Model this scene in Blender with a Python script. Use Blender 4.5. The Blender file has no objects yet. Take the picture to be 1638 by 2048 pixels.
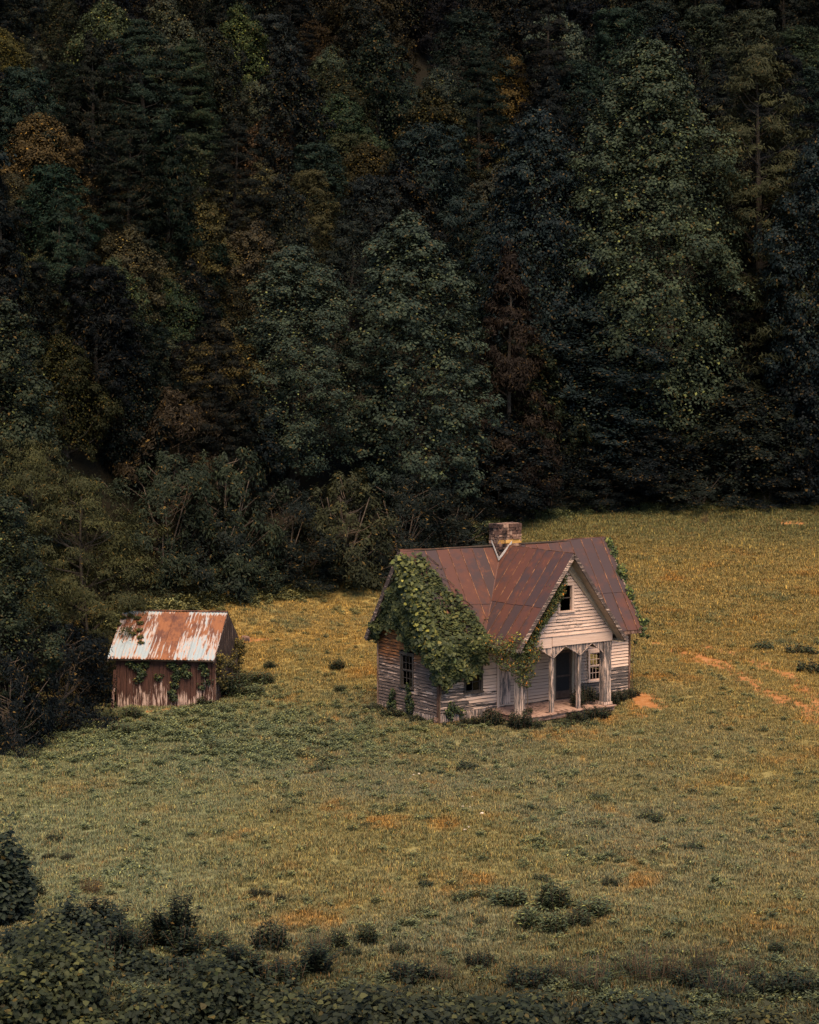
import bpy, math, random
import numpy as np
from mathutils import Vector, Matrix
R = math.radians
rng = np.random.default_rng(11)
random.seed(11)
scene = bpy.context.scene
col = scene.collection

# ------------------------------------------------------------------ camera, sky, sun, exposure
FPX, PITCH, CAMH = 4018.8, .0753, 14.81          # focal length for a 1638 px wide frame
cam = bpy.data.cameras.new('camera'); camo = bpy.data.objects.new('camera', cam); col.objects.link(camo)
cam.sensor_fit = 'HORIZONTAL'; cam.sensor_width = 36; cam.lens = FPX/1638*36
cam.clip_start = 1; cam.clip_end = 3000
camo.location = (0, 0, CAMH); camo.rotation_euler = (R(90)-PITCH, 0, 0)
scene.camera = camo
SUN_EL, SUN_AZ = 60, 172                        # azimuth from +Y towards +X, degrees
world = bpy.data.worlds.new('World'); scene.world = world; world.use_nodes = True
wn = world.node_tree.nodes; wl = world.node_tree.links
bg = wn['Background']; sky = wn.new('ShaderNodeTexSky'); sky.sky_type = 'NISHITA'; sky.sun_disc = False
sky.sun_elevation = R(SUN_EL); sky.sun_rotation = R(SUN_AZ)
sky.air_density = 1.0; sky.dust_density = .6; sky.ozone_density = 3.0
wl.new(sky.outputs[0], bg.inputs[0]); bg.inputs[1].default_value = 0.085
sl = bpy.data.lights.new('sun', 'SUN'); slo = bpy.data.objects.new('sun', sl); col.objects.link(slo)
sl.energy = 3.0; sl.angle = R(40); sl.color = (1.0, .80, .56)
sd = Vector((math.sin(R(SUN_AZ))*math.cos(R(SUN_EL)), math.cos(R(SUN_AZ))*math.cos(R(SUN_EL)), math.sin(R(SUN_EL))))
slo.rotation_euler = sd.to_track_quat('Z', 'Y').to_euler()
slo.location = (-40, -20, 80)
scene.view_settings.view_transform = 'Standard'; scene.view_settings.look = 'None'
scene.view_settings.exposure = 1.3; scene.view_settings.gamma = 1.0
scene.render.engine = 'CYCLES'
scene.cycles.max_bounces = 6; scene.cycles.diffuse_bounces = 3; scene.cycles.glossy_bounces = 2
scene.cycles.transmission_bounces = 3; scene.cycles.transparent_max_bounces = 8
scene.render.resolution_x = 819; scene.render.resolution_y = 1024

# ------------------------------------------------------------------ terrain function
EX = [-60, -30, -20, -15, -11, -6, -1.6, 4, 8, 15, 22, 40, 80]
EY = [62, 74, 90, 103, 108, 112, 117, 131, 140, 145, 146, 148, 152]
def edge(x): return np.interp(x, EX, EY)
def wob(x, y, s, k=0):
    return (np.sin(x/s+1.3+k)*np.cos(y/s*1.13+.7*k)+np.sin((x*.6+y*.8)/s*1.7+2.1*k)*.6+np.cos((x*.9-y*.5)/s*2.3+k)*.4)/2
def terrain(x, y):
    x = np.asarray(x, float); y = np.asarray(y, float)
    z = -.30+.062*np.logaddexp(0, (y-82)/3)*3
    z = z-.055*np.logaddexp(0, (-x-4)/2.)*2*np.clip((105-y)/20, 0, 1)*np.clip((y-30)/30, 0, 1)
    far = np.clip((np.hypot(x-4, y-84)-6)/8, 0, 1)
    z = z+far*(.30*wob(x, y, 6)+.09*wob(x, y, 1.9, 2)+.05*wob(x, y, .8, 4))
    d = y-edge(x)-3
    z = z+.40*np.logaddexp(0, d/4)*4*(1-.05*np.clip(d/250, 0, 1))+np.clip(d/30, 0, 1)*(3.2*wob(x, y, 26, 1))
    return z
def tz(x, y): return float(terrain(x, y))
def pray(px, py):
    c, s = math.cos(PITCH), math.sin(PITCH); dx = (px-819)/FPX; up = (1024-py)/FPX
    return dx, c+up*s, -s+up*c
def ground_at(px, py):
    dx, dy, dz = pray(px, py); t = 30.0
    while t < 400:
        if CAMH+dz*t < tz(dx*t, dy*t): break
        t += .25
    return dx*t, dy*t, tz(dx*t, dy*t)
def project(x, y, z):
    c, s = math.cos(PITCH), math.sin(PITCH); zz = z-CAMH
    d = y*c-zz*s; up = zz*c+y*s
    return 819+FPX*x/d, 1024-FPX*up/d

# ------------------------------------------------------------------ helpers
def tag(o, label=None, cat=None, group=None, kind=None):
    if label: o['label'] = label
    if cat: o['category'] = cat
    if group: o['group'] = group
    if kind: o['kind'] = kind
    return o
def empty(name, loc=(0, 0, 0), rz=0):
    o = bpy.data.objects.new(name, None); col.objects.link(o); o.location = loc; o.rotation_euler = (0, 0, rz)
    o.empty_display_size = .3
    return o
def mesh_np(name, V, F, mats=(), attrs=None, smooth=False):
    """V (n,3), F: array (m,k) of equal-size faces or list of arrays"""
    me = bpy.data.meshes.new(name)
    Fs = F if isinstance(F, list) else [F]
    Fs = [np.asarray(f, np.int32) for f in Fs if len(f)]
    nl = sum(f.size for f in Fs); nf = sum(len(f) for f in Fs)
    me.vertices.add(len(V)); me.vertices.foreach_set('co', np.asarray(V, np.float32).ravel())
    me.loops.add(nl); me.loops.foreach_set('vertex_index', np.concatenate([f.ravel() for f in Fs]))
    me.polygons.add(nf)
    tot = np.concatenate([np.full(len(f), f.shape[1], np.int32) for f in Fs])
    st = np.concatenate([[0], np.cumsum(tot)[:-1]]).astype(np.int32)
    me.polygons.foreach_set('loop_start', st)
    me.update(calc_edges=True)
    if smooth: me.polygons.foreach_set('use_smooth', np.ones(nf, bool))
    for k, (dom, arr) in (attrs or {}).items():
        a = me.attributes.new(k, 'FLOAT', dom); a.data.foreach_set('value', np.asarray(arr, np.float32))
    for m in mats: me.materials.append(m)
    me.validate()
    return me
def link(name, me, parent=None):
    o = bpy.data.objects.new(name, me); col.objects.link(o)
    if parent: o.parent = parent
    return o
class MB:
    def __init__(s): s.v = []; s.f = []
    def quad_prism(s, pts, nrm, d):
        """convex polygon pts extruded by d along nrm"""
        n = len(pts); b = len(s.v); nrm = Vector(nrm)
        s.v += [tuple(Vector(p)) for p in pts]+[tuple(Vector(p)+nrm*d) for p in pts]
        s.f += [tuple(b+i for i in range(n))[::-1], tuple(b+n+i for i in range(n))]
        s.f += [(b+i, b+(i+1) % n, b+n+(i+1) % n, b+n+i) for i in range(n)]
    def box(s, a, c):
        x0, y0, z0 = a; x1, y1, z1 = c; b = len(s.v)
        s.v += [(x0, y0, z0), (x1, y0, z0), (x1, y1, z0), (x0, y1, z0), (x0, y0, z1), (x1, y0, z1), (x1, y1, z1), (x0, y1, z1)]
        s.f += [tuple(b+i for i in q) for q in ((3, 2, 1, 0), (4, 5, 6, 7), (0, 1, 5, 4), (1, 2, 6, 5), (2, 3, 7, 6), (3, 0, 4, 7))]
    def bar(s, p, q, w, h, up=(0, 0, 1)):
        p = Vector(p); q = Vector(q); d = (q-p).normalized(); u = Vector(up); sd_ = d.cross(u)
        if sd_.length < 1e-4: sd_ = d.cross(Vector((1, 0, 0)))
        sd_.normalize(); u = sd_.cross(d); b = len(s.v)
        for e in (p, q):
            for a, c in ((-1, -1), (1, -1), (1, 1), (-1, 1)): s.v.append(tuple(e+sd_*a*w/2+u*c*h/2))
        s.f += [tuple(b+i for i in q_) for q_ in ((3, 2, 1, 0), (4, 5, 6, 7), (0, 1, 5, 4), (1, 2, 6, 5), (2, 3, 7, 6), (3, 0, 4, 7))]
    def tube(s, pts, rad, n=6):
        pts = [Vector(p) for p in pts]; b = len(s.v)
        for i, p in enumerate(pts):
            d = (pts[min(i+1, len(pts)-1)]-pts[max(i-1, 0)]).normalized()
            a = d.orthogonal().normalized() if abs(d.z) < .9 else Vector((1, 0, 0)); a = (a-d*a.dot(d)).normalized(); c = d.cross(a)
            for k in range(n):
                t = 2*math.pi*k/n; s.v.append(tuple(p+(a*math.cos(t)+c*math.sin(t))*rad[i]))
        for i in range(len(pts)-1):
            for k in range(n):
                s.f.append((b+i*n+k, b+i*n+(k+1) % n, b+(i+1)*n+(k+1) % n, b+(i+1)*n+k))
        s.f.append(tuple(b+k for k in range(n))[::-1]); s.f.append(tuple(b+(len(pts)-1)*n+k for k in range(n)))
    def mesh(s, name, mat):
        me = bpy.data.meshes.new(name); me.from_pydata(s.v, [], s.f); me.materials.append(mat); me.update(); return me
    def build(s, name, mat, parent=None):
        return link(name, s.mesh(name, mat), parent)

# ------------------------------------------------------------------ node helpers
class NT:
    def __init__(s, name):
        s.m = bpy.data.materials.new(name); s.m.use_nodes = True; s.t = s.m.node_tree; s.n = s.t.nodes; s.l = s.t.links
        s.p = s.n['Principled BSDF']; s.out = s.n['Material Output']
    def put(s, sock, v):
        if isinstance(v, bpy.types.NodeSocket): s.l.new(v, sock)
        elif isinstance(v, (tuple, list)) and len(v) == 3 and sock.type == 'RGBA': sock.default_value = (*v, 1)
        else: sock.default_value = v
    def math(s, op, a, b=0., c=None, clamp=False):
        n = s.n.new('ShaderNodeMath'); n.operation = op; n.use_clamp = clamp; s.put(n.inputs[0], a); s.put(n.inputs[1], b)
        if c is not None: s.put(n.inputs[2], c)
        return n.outputs[0]
    def mix(s, f, a, b, blend='MIX'):
        n = s.n.new('ShaderNodeMix'); n.data_type = 'RGBA'; n.blend_type = blend; n.clamp_factor = True
        s.put(n.inputs[0], f); s.put(n.inputs[6], a); s.put(n.inputs[7], b); return n.outputs[2]
    def noise(s, vec, scale, detail=4, rough=.6, dist=0.):
        n = s.n.new('ShaderNodeTexNoise'); s.l.new(vec, n.inputs['Vector']); n.inputs['Scale'].default_value = scale
        n.inputs['Detail'].default_value = detail; n.inputs['Roughness'].default_value = rough; n.inputs['Distortion'].default_value = dist
        return n.outputs[0]
    def ramp(s, v, a, b, smooth=True):
        n = s.n.new('ShaderNodeMapRange'); n.interpolation_type = 'SMOOTHSTEP' if smooth else 'LINEAR'
        s.put(n.inputs[0], v); s.put(n.inputs[1], a); s.put(n.inputs[2], b); return n.outputs[0]
    def scalev(s, vec, sc, off=None):
        n = s.n.new('ShaderNodeMapping'); s.l.new(vec, n.inputs[0]); n.inputs['Scale'].default_value = sc
        if off is not None: s.l.new(off, n.inputs['Location'])
        return n.outputs[0]
    def objc(s): return s.n.new('ShaderNodeTexCoord').outputs['Object']
    def pos(s): return s.n.new('ShaderNodeNewGeometry').outputs['Position']
    def sep(s, v):
        n = s.n.new('ShaderNodeSeparateXYZ'); s.l.new(v, n.inputs[0]); return n.outputs
    def comb(s, x, y, z):
        n = s.n.new('ShaderNodeCombineXYZ'); s.put(n.inputs[0], x); s.put(n.inputs[1], y); s.put(n.inputs[2], z); return n.outputs[0]
    def attr(s, name):
        n = s.n.new('ShaderNodeAttribute'); n.attribute_name = name; return n.outputs['Fac']
    def info(s, o): return s.n.new('ShaderNodeObjectInfo').outputs[o]
    def bump(s, h, d=.02, st=.6):
        n = s.n.new('ShaderNodeBump'); n.inputs['Distance'].default_value = d; n.inputs['Strength'].default_value = st
        s.l.new(h, n.inputs['Height']); s.l.new(n.outputs[0], s.p.inputs['Normal'])
    def done(s, c, rough=.85, spec=.25, metal=0.):
        s.put(s.p.inputs['Base Color'], c); s.put(s.p.inputs['Roughness'], rough); s.p.inputs['Specular IOR Level'].default_value = spec
        s.put(s.p.inputs['Metallic'], metal); return s.m

def meadow_tint(t, pos):
    """colour of the meadow's plants, by place (species patches), with vignette shade painted in towards the camera"""
    n1 = t.noise(pos, .09, 3, .55); n2 = t.noise(t.scalev(pos, (1, .7, 1)), .35, 4, .65); n3 = t.noise(pos, 1.6, 3, .7)
    x, y, z = t.sep(pos)[0:3]
    c = t.mix(t.ramp(n1, .38, .62), (0.222, 0.184, 0.070), (0.186, 0.174, 0.096))
    g = t.math('ADD', t.ramp(t.math('ADD', y, t.math('MULTIPLY', n2, 16)), 88., 106.), t.ramp(t.math('ADD', x, t.math('MULTIPLY', n1, 10)), 12., 24.))
    c = t.mix(t.math('MULTIPLY', g, .62, clamp=True), c, (.295, .203, .060))
    c = t.mix(t.math('MULTIPLY', t.ramp(n2, .54, .70), .75), c, (0.362, 0.171, 0.035))
    c = t.mix(t.math('MULTIPLY', t.ramp(n2, .44, .30), .65), c, (0.133, 0.145, 0.067))
    c = t.mix(t.math('MULTIPLY', t.ramp(n3, .52, .72), .5), c, (0.304, 0.232, 0.087))
    c = t.mix(t.math('MULTIPLY', t.ramp(n3, .46, .30), .6), c, (0.087, 0.102, 0.046))
    lg = t.math('MULTIPLY', t.ramp(x, -2., -9.), t.ramp(y, 98., 84.))
    c = t.mix(t.math('MULTIPLY', lg, .55), c, (0.196, 0.217, 0.113))
    gs = t.math('MULTIPLY', t.math('MULTIPLY', t.ramp(t.math('ADD', y, t.math('MULTIPLY', n1, 10)), 89., 106.), t.ramp(x, 1., -3.)), t.ramp(n2, .28, .62))
    c = t.mix(t.math('MULTIPLY', gs, .85), c, (.385, .250, .070))
    near = t.ramp(t.math('ADD', y, t.math('MULTIPLY', n1, 8)), 60., 46.)  # vignette mask: shade put into the plant colour close to the camera
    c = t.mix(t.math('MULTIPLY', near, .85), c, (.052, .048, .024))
    back = t.ramp(t.math('ADD', y, t.math('MULTIPLY', n2, 10)), 128., 144.)
    c = t.mix(t.math('MULTIPLY', back, .7), c, (0.109, 0.116, 0.046))
    return c, n3, near

M = {}
# ground
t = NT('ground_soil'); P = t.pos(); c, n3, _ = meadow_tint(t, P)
nn = t.noise(P, 5, 5, .75)
c = t.mix(t.ramp(nn, .35, .65), t.mix(.45, c, (.03, .03, .014)), c)
so = t.attr('soil'); so2 = t.ramp(t.math('ADD', so, t.math('MULTIPLY', t.math('SUBTRACT', t.noise(P, 1.4, 5, .75), .5), 1.1)), .38, .62)
c = t.mix(so2, c, t.mix(t.ramp(t.noise(P, 3, 4, .7), .35, .65), (.25, .098, .028), (.33, .152, .060)))
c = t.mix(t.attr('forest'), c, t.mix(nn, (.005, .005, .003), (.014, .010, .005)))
t.bump(nn, .06, .8); M['ground'] = t.done(c, .95, .1)

def leafmat(name, base=None, tint=None, var=.5, trans=.09, meadow=False, warm=(.5, .25, .04), warmamt=.12, tip=.8, spec=.2):
    """foliage; colour from the object (or given), per-leaf variation"""
    t = NT(name); r = t.attr('rnd'); r2 = t.attr('rnd2')
    if meadow:
        c, _, near_shade = meadow_tint(t, t.pos())
        if base: c = t.mix(.72, c, base)
        c = t.mix(t.math('MULTIPLY', near_shade, .8), c, (.034, .042, .024))  # same vignette shade painted into the nearest blades and leaves
        orn = t.info('Random')
        c = t.mix(t.math('MULTIPLY', t.ramp(orn, .35, 1., False), .75 if base else .35), c, (.045, .060, .035))
    elif base: c = t.n.new('ShaderNodeRGB').outputs[0]; c.default_value = (*base, 1)
    else: c = t.info('Color')
    dark = t.mix(1., c, (1-var, 1-var*.9, 1-var*.7), 'MULTIPLY'); light = t.mix(1., c, (1+var*.9, 1+var*.8, 1+var*.35), 'MULTIPLY')
    c = t.mix(t.math('POWER', r, 1.8), dark, light)
    c = t.mix(t.math('MULTIPLY', t.ramp(r, .86, 1., False), tip), c, t.mix(1., c, (4.2, 3.4, 1.9), 'MULTIPLY'))
    c = t.mix(t.math('MULTIPLY', t.ramp(r2, 1-warmamt, 1., False), .7), c, warm)
    t.done(c, .6, spec)
    tr = t.n.new('ShaderNodeBsdfTranslucent'); t.l.new(c, tr.inputs[0])
    ms = t.n.new('ShaderNodeMixShader'); ms.inputs[0].default_value = trans
    t.l.new(t.p.outputs[0], ms.inputs[1]); t.l.new(tr.outputs[0], ms.inputs[2]); t.l.new(ms.outputs[0], t.out.inputs[0])
    return t.m
M['leaf'] = leafmat('tree_foliage', spec=.07, warm=(.10, .055, .012), warmamt=.10)
M['needle'] = leafmat('pine_needles', spec=.06, tip=.3, var=.4, warm=(.07, .04, .012), warmamt=.08)
M['bush'] = leafmat('bush_leaves', spec=.08, tip=.35, warm=(.16, .09, .02), warmamt=.06)
M['kudzu'] = leafmat('kudzu_leaves', var=.70, tip=.42, trans=.28, warm=(.28, .21, .05), warmamt=.06)
M['kudzu_far'] = leafmat('ground_kudzu_leaves', var=.5, tip=.22, spec=.1, warm=(.12, .08, .02), warmamt=.04)
M['trumpet'] = leafmat('trumpet_vine_leaves', base=(.060, .070, .020), warm=(.38, .16, .02), warmamt=.16)
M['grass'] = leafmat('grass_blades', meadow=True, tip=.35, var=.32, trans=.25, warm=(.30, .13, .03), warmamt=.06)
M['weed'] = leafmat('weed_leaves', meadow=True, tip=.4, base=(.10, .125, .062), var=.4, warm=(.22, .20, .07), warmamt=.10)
def flat(name, c1, c2, sc=6, rough=.85, bump=.01, spec=.2):
    t = NT(name); n = t.noise(t.objc(), sc, 5, .7); t.bump(n, bump, .6)
    return t.done(t.mix(t.ramp(n, .32, .68), c1, c2), rough, spec)
M['bark'] = flat('bark', (.022, .017, .012), (.06, .045, .033), 3, bump=.05)
M['twig'] = flat('pale_twigs', (.07, .05, .036), (.15, .105, .075), 3)
M['stem'] = flat('vine_stem', (.05, .032, .02), (.11, .07, .04), 9)
M['flower'] = flat('orange_flower', (.55, .16, .02), (.65, .26, .04), 9)
M['dark_wood'] = flat('dark_interior_wood', (.02, .014, .010), (.05, .034, .023), 4)
M['interior'] = flat('interior_boards', (.028, .020, .015), (.06, .043, .032), 3)
M['soffit'] = flat('aged_soffit_paint', (.27, .20, .135), (.36, .27, .19), 4)

def siding(name, axis, peel, wood=((.035, .028, .026), (.13, .10, .088)), paint=((.50, .325, .245), (.72, .505, .39)), zpeel=None, brown=0., zr=0.):
    """old white paint peeling off grey boards; axis = grain direction"""
    t = NT(name); o = t.objc(); rn = t.info('Random'); off = t.comb(t.math('MULTIPLY', rn, 13.7), t.math('MULTIPLY', rn, 7.1), t.math('MULTIPLY', rn, 3.3))
    sc = {'x': (.45, 1, 6.5), 'y': (1, .45, 6.5), 'z': (6.5, 6.5, .45)}[axis]
    v = t.scalev(o, sc, off); fine = {'x': (.12, 1, 4), 'y': (1, .12, 4), 'z': (4, 4, .12)}[axis]
    gr = t.noise(t.scalev(o, fine, off), 14, 4, .7)
    n = t.noise(v, 3.2, 6, .72); big = t.noise(o, .9, 3, .6)
    wd = t.mix(t.ramp(gr, .3, .7), wood[0], wood[1])
    z = t.sep(o)[2]
    if brown: wd = t.mix(t.math('MULTIPLY', t.ramp(t.math('ADD', z, big), 2.3, 3.0), brown), wd, t.mix(t.ramp(n, .42, .6), (.045, .022, .014), (.36, .13, .035)))
    pt = t.mix(t.ramp(gr, .25, .75), paint[0], paint[1])
    pt = t.mix(t.math('MULTIPLY', rn, .30), pt, (.36, .24, .17))
    th = t.math('ADD', t.math('ADD', n, t.math('MULTIPLY', big, .22)), t.math('MULTIPLY', rn, .10))
    pf = peel
    if zpeel:
        a, b, add = zpeel; pf = t.math('ADD', t.math('MULTIPLY', t.ramp(t.math('ADD', z, t.math('MULTIPLY', t.math('SUBTRACT', rn, .5), zr)), a, b), add), peel)
    m = t.ramp(t.math('SUBTRACT', th, pf), .61, .68)
    c = t.mix(m, wd, pt); t.bump(t.math('ADD', t.math('MULTIPLY', m, .5), gr), .006, .7)
    return t.done(c, .85, .2)
M['sid_left'] = siding('siding_west_weathered', 'y', .105, wood=((.045, .031, .027), (.165, .115, .092)), brown=.9, zpeel=(1.9, 2.6, .10))
M['sid_front'] = siding('siding_front_peeling', 'x', .04, zpeel=(1.0, .45, .06))
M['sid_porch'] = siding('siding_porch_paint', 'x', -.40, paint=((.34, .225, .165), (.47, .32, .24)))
M['sid_gable'] = siding('siding_gable_paint', 'x', -.16, zpeel=(5.2, 3.9, .09))
M['sid_right'] = siding('siding_right_corner', 'x', -.30, zpeel=(1.6, 1.25, .40))
M['trim_white'] = siding('trim_old_paint', 'z', -.24)
M['trim_h'] = siding('trim_beam_paint', 'x', -.20)
M['trim_dark'] = siding('trim_dark_wood', 'z', .20, wood=((.03, .024, .02), (.10, .075, .06)))
M['trim_grey'] = siding('trim_grey_wood', 'z', .05, wood=((.05, .042, .042), (.17, .135, .12)))
M['trim_brown'] = siding('trim_brown_wood', 'z', .05, wood=((.035, .018, .013), (.12, .06, .04)), paint=((.25, .13, .09), (.36, .22, .16)))
M['rake'] = siding('rake_board_wood', 'x', .10, wood=((.035, .025, .022), (.10, .07, .06)))
M['floorb'] = siding('porch_floor_wood', 'x', -.03, wood=((.05, .03, .022), (.16, .09, .066)), paint=((.26, .15, .11), (.36, .21, .16)))
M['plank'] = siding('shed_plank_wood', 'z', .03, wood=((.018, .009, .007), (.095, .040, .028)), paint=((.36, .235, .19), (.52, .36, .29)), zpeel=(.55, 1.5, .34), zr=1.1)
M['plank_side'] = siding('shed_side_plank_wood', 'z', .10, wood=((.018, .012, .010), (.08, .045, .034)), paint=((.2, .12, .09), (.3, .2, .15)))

t = NT('rusted_roof_metal'); o = t.objc(); rn = t.info('Random')
off = t.comb(t.math('MULTIPLY', rn, 9.), t.math('MULTIPLY', rn, 5.), 0.)
n = t.noise(t.scalev(o, (1, 1, 1), off), 1.3, 6, .68); f = t.noise(o, 22, 3, .7)
c = t.mix(t.ramp(t.math('ADD', n, t.math('MULTIPLY', t.math('SUBTRACT', rn, .5), .40)), .40, .66), (.050, .027, .025), (.096, .032, .018))
c = t.mix(t.math('MULTIPLY', t.ramp(n, .60, .76), .8), c, (.20, .065, .025)); c = t.mix(t.math('MULTIPLY', f, .3), c, (.03, .018, .017))
t.bump(f, .003, .5); M['roof'] = t.done(c, .62, .35)
t = NT('rusty_seam'); o = t.objc(); n = t.noise(o, 2.4, 5, .75)
c = t.mix(t.ramp(n, .46, .70), (.075, .030, .018), (.36, .16, .075)); M['seam'] = t.done(c, .7, .3)
M['flash'] = flat('zinc_flashing', (.30, .27, .25), (.50, .46, .43), 5, .6)
# shed sheets: galvanised white with rust running from the top; object colour red = amount of rust
t = NT('galvanised_rusting_metal'); o = t.objc(); oc = t.info('Color'); rn = t.info('Random')
s3 = t.sep(oc); x, y, z = t.sep(o)[0:3]
off = t.comb(t.math('MULTIPLY', rn, 17.), 0., 0.)
st = t.noise(t.scalev(o, (1, .12, .12), off), 11., 4, .6); bl = t.noise(t.scalev(o, (1, .8, .8), off), 1.9, 4, .65); fn = t.noise(o, 17, 3, .7)
d = t.math('MULTIPLY', y, 1.0)                     # 0 at ridge .. 1 at eave, set through UV-like attribute
dn = t.attr('down')
mid = t.math('MULTIPLY', t.ramp(dn, .02, .12), t.ramp(dn, t.math('ADD', .78, 0.), .38))
lo = t.ramp(dn, .93, 1.0)
sc_ = t.math('ADD', t.math('MULTIPLY', mid, .42), t.math('ADD', t.math('MULTIPLY', t.math('SUBTRACT', st, .5), 1.9), t.math('MULTIPLY', t.math('SUBTRACT', bl, .5), .7)))
sc_ = t.math('ADD', sc_, t.math('ADD', t.math('MULTIPLY', s3[0], .9), t.math('MULTIPLY', lo, .25)))
rm = t.ramp(sc_, .20, .42)
rc = t.mix(t.ramp(t.math('ADD', bl, t.math('MULTIPLY', fn, .3)), .5, .78), (.085, .030, .018), (.205, .074, .029))
c = t.mix(rm, t.mix(fn, (.20, .235, .25), (.30, .335, .345)), rc)
c = t.mix(t.math('MULTIPLY', t.math('SUBTRACT', t.ramp(sc_, .10, .24), rm), .6), c, (.46, .27, .18))
M['tin'] = t.done(c, t.math('ADD', t.math('MULTIPLY', rm, .3), .5), .35, 0.)
# stone
def stone(name, a, b, dk):
    t = NT(name); o = t.objc(); n = t.noise(o, 5, 6, .75); k = t.noise(o, 2, 3, .6)
    c = t.mix(t.ramp(n, .35, .65), a, b); c = t.mix(t.ramp(k, .45, .62), c, dk); t.bump(n, .02, .9); return t.done(c, .9, .15)
M['stone'] = stone('chimney_stone', (.15, .075, .050), (.34, .21, .15), (.045, .028, .024))
M['stone_dark'] = stone('sooty_stone', (.045, .026, .022), (.14, .075, .055), (.018, .013, .013))
M['stone_yellow'] = stone('ochre_stone', (.42, .22, .06), (.50, .29, .10), (.40, .20, .06))
M['mortar'] = flat('chimney_mortar', (.055, .036, .030), (.13, .085, .065), 8)
M['white_rock'] = flat('pale_stone', (.50, .38, .29), (.66, .54, .44), 8)
t = NT('old_window_glass'); M['glass'] = t.done((.02, .022, .024), .08, .5)
t.p.inputs['Transmission Weight'].default_value = .85; t.p.inputs['Roughness'].default_value = .05

# ================================================================== GROUND (one sheet)
def track_dist(x, y):
    """distance to the two ruts of the farm track and the bare patches -> soil mask"""
    x = np.asarray(x, float); y = np.asarray(y, float); m = np.zeros_like(x)
    for pts, w, s in SOIL:
        best = np.full_like(x, 1e9)
        for (x0, y0), (x1, y1) in zip(pts[:-1], pts[1:]):
            dx, dy = x1-x0, y1-y0; L = dx*dx+dy*dy+1e-9
            tt = np.clip(((x-x0)*dx+(y-y0)*dy)/L, 0, 1)
            best = np.minimum(best, np.hypot(x-x0-tt*dx, (y-y0-tt*dy)))
        m = np.maximum(m, np.clip(1-best/w, 0, 1)*s)
    return m
def gp(*ps): return [ground_at(*p)[:2] for p in ps]
SOIL = [(gp((1245, 1272), (1290, 1284), (1345, 1301)), 1.4, .60), (gp((1340, 1300), (1400, 1318), (1460, 1342), (1510, 1375), (1560, 1400), (1640, 1440), (1700, 1500)), 1.5, .80),
        (gp((1400, 1292), (1460, 1310), (1520, 1330), (1575, 1352), (1620, 1390), (1660, 1440)), 1.3, .76),
        (gp((1398, 1312), (1440, 1326)), 1.2, .95),
        (gp((1276, 1392), (1294, 1412)), 1.7, 1.0), (gp((1283, 1425), (1284, 1436)), .8, .7),
        (gp((1590, 1408), (1640, 1428)), 1.2, .9), (gp((470, 1281), (520, 1281)), 1.6, .85),
        (gp((1575, 1048), (1600, 1049)), 1.8, 1.),
        (gp((700, 1770), (860, 1800)), 2.0, .52), (gp((1020, 1760), (1230, 1745)), 1.2, .45), (gp((300, 1425), (345, 1420)), .8, .8), (gp((640, 1700), (760, 1715)), 1., .5),
        (gp((1240, 1265), (1330, 1285)), 1.3, .5), (gp((60, 1745), (240, 1720)), .8, .5)]
xs = np.concatenate([np.arange(-240, -40, 5), np.arange(-40, -28, 1.), np.arange(-28, 42, .25), np.arange(42, 60, 1.), np.arange(60, 241, 5)])
ys = np.concatenate([np.arange(-60, 36, 3.), np.arange(36, 112, .25), np.arange(112, 160, .5), np.arange(160, 420, 3.)])
gx, gy = np.meshgrid(xs, ys); gz = terrain(gx, gy)
V = np.stack([gx, gy, gz], -1).reshape(-1, 3); nx, ny = len(xs), len(ys)
ii = (np.arange(ny-1)[:, None]*nx+np.arange(nx-1)[None]).ravel()
F = np.stack([ii, ii+1, ii+nx+1, ii+nx], 1)
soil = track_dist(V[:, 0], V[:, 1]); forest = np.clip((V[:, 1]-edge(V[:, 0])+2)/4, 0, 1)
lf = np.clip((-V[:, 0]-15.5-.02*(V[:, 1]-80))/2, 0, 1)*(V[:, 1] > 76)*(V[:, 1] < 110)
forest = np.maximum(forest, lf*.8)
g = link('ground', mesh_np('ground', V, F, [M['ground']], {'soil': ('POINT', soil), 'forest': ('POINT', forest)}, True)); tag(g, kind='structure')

# ================================================================== FARMHOUSE
HX, HY, TH = 1.2236, 81.97, .6148
ct, sn = math.cos(TH), math.sin(TH)
# house frame: local x = along the ridge (u), local y = -v (into the house), z up
def hw(u, v, z): return (HX+u*ct+v*sn, HY+u*sn-v*ct, z)
house = tag(empty('farmhouse', (HX, HY, 0), TH), 'abandoned farmhouse with peeling clapboards, rusty metal roof, stone chimney and gabled front porch', 'house')
W, D, ZR, MS = 10.35, 4.4, 6.89, 1.53
CU, ZC, CS, GV, LP = 4.98, 6.84, 1.30, 2.08, 2.62       # cross gable: centre, ridge, slope, wall plane v, roof end v
def P3(u, v, z): return (u, -v, z)
def zmain(v): return ZR-MS*abs(v+D/2)
def zcross(u): return ZC-CS*abs(u-CU)

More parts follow.
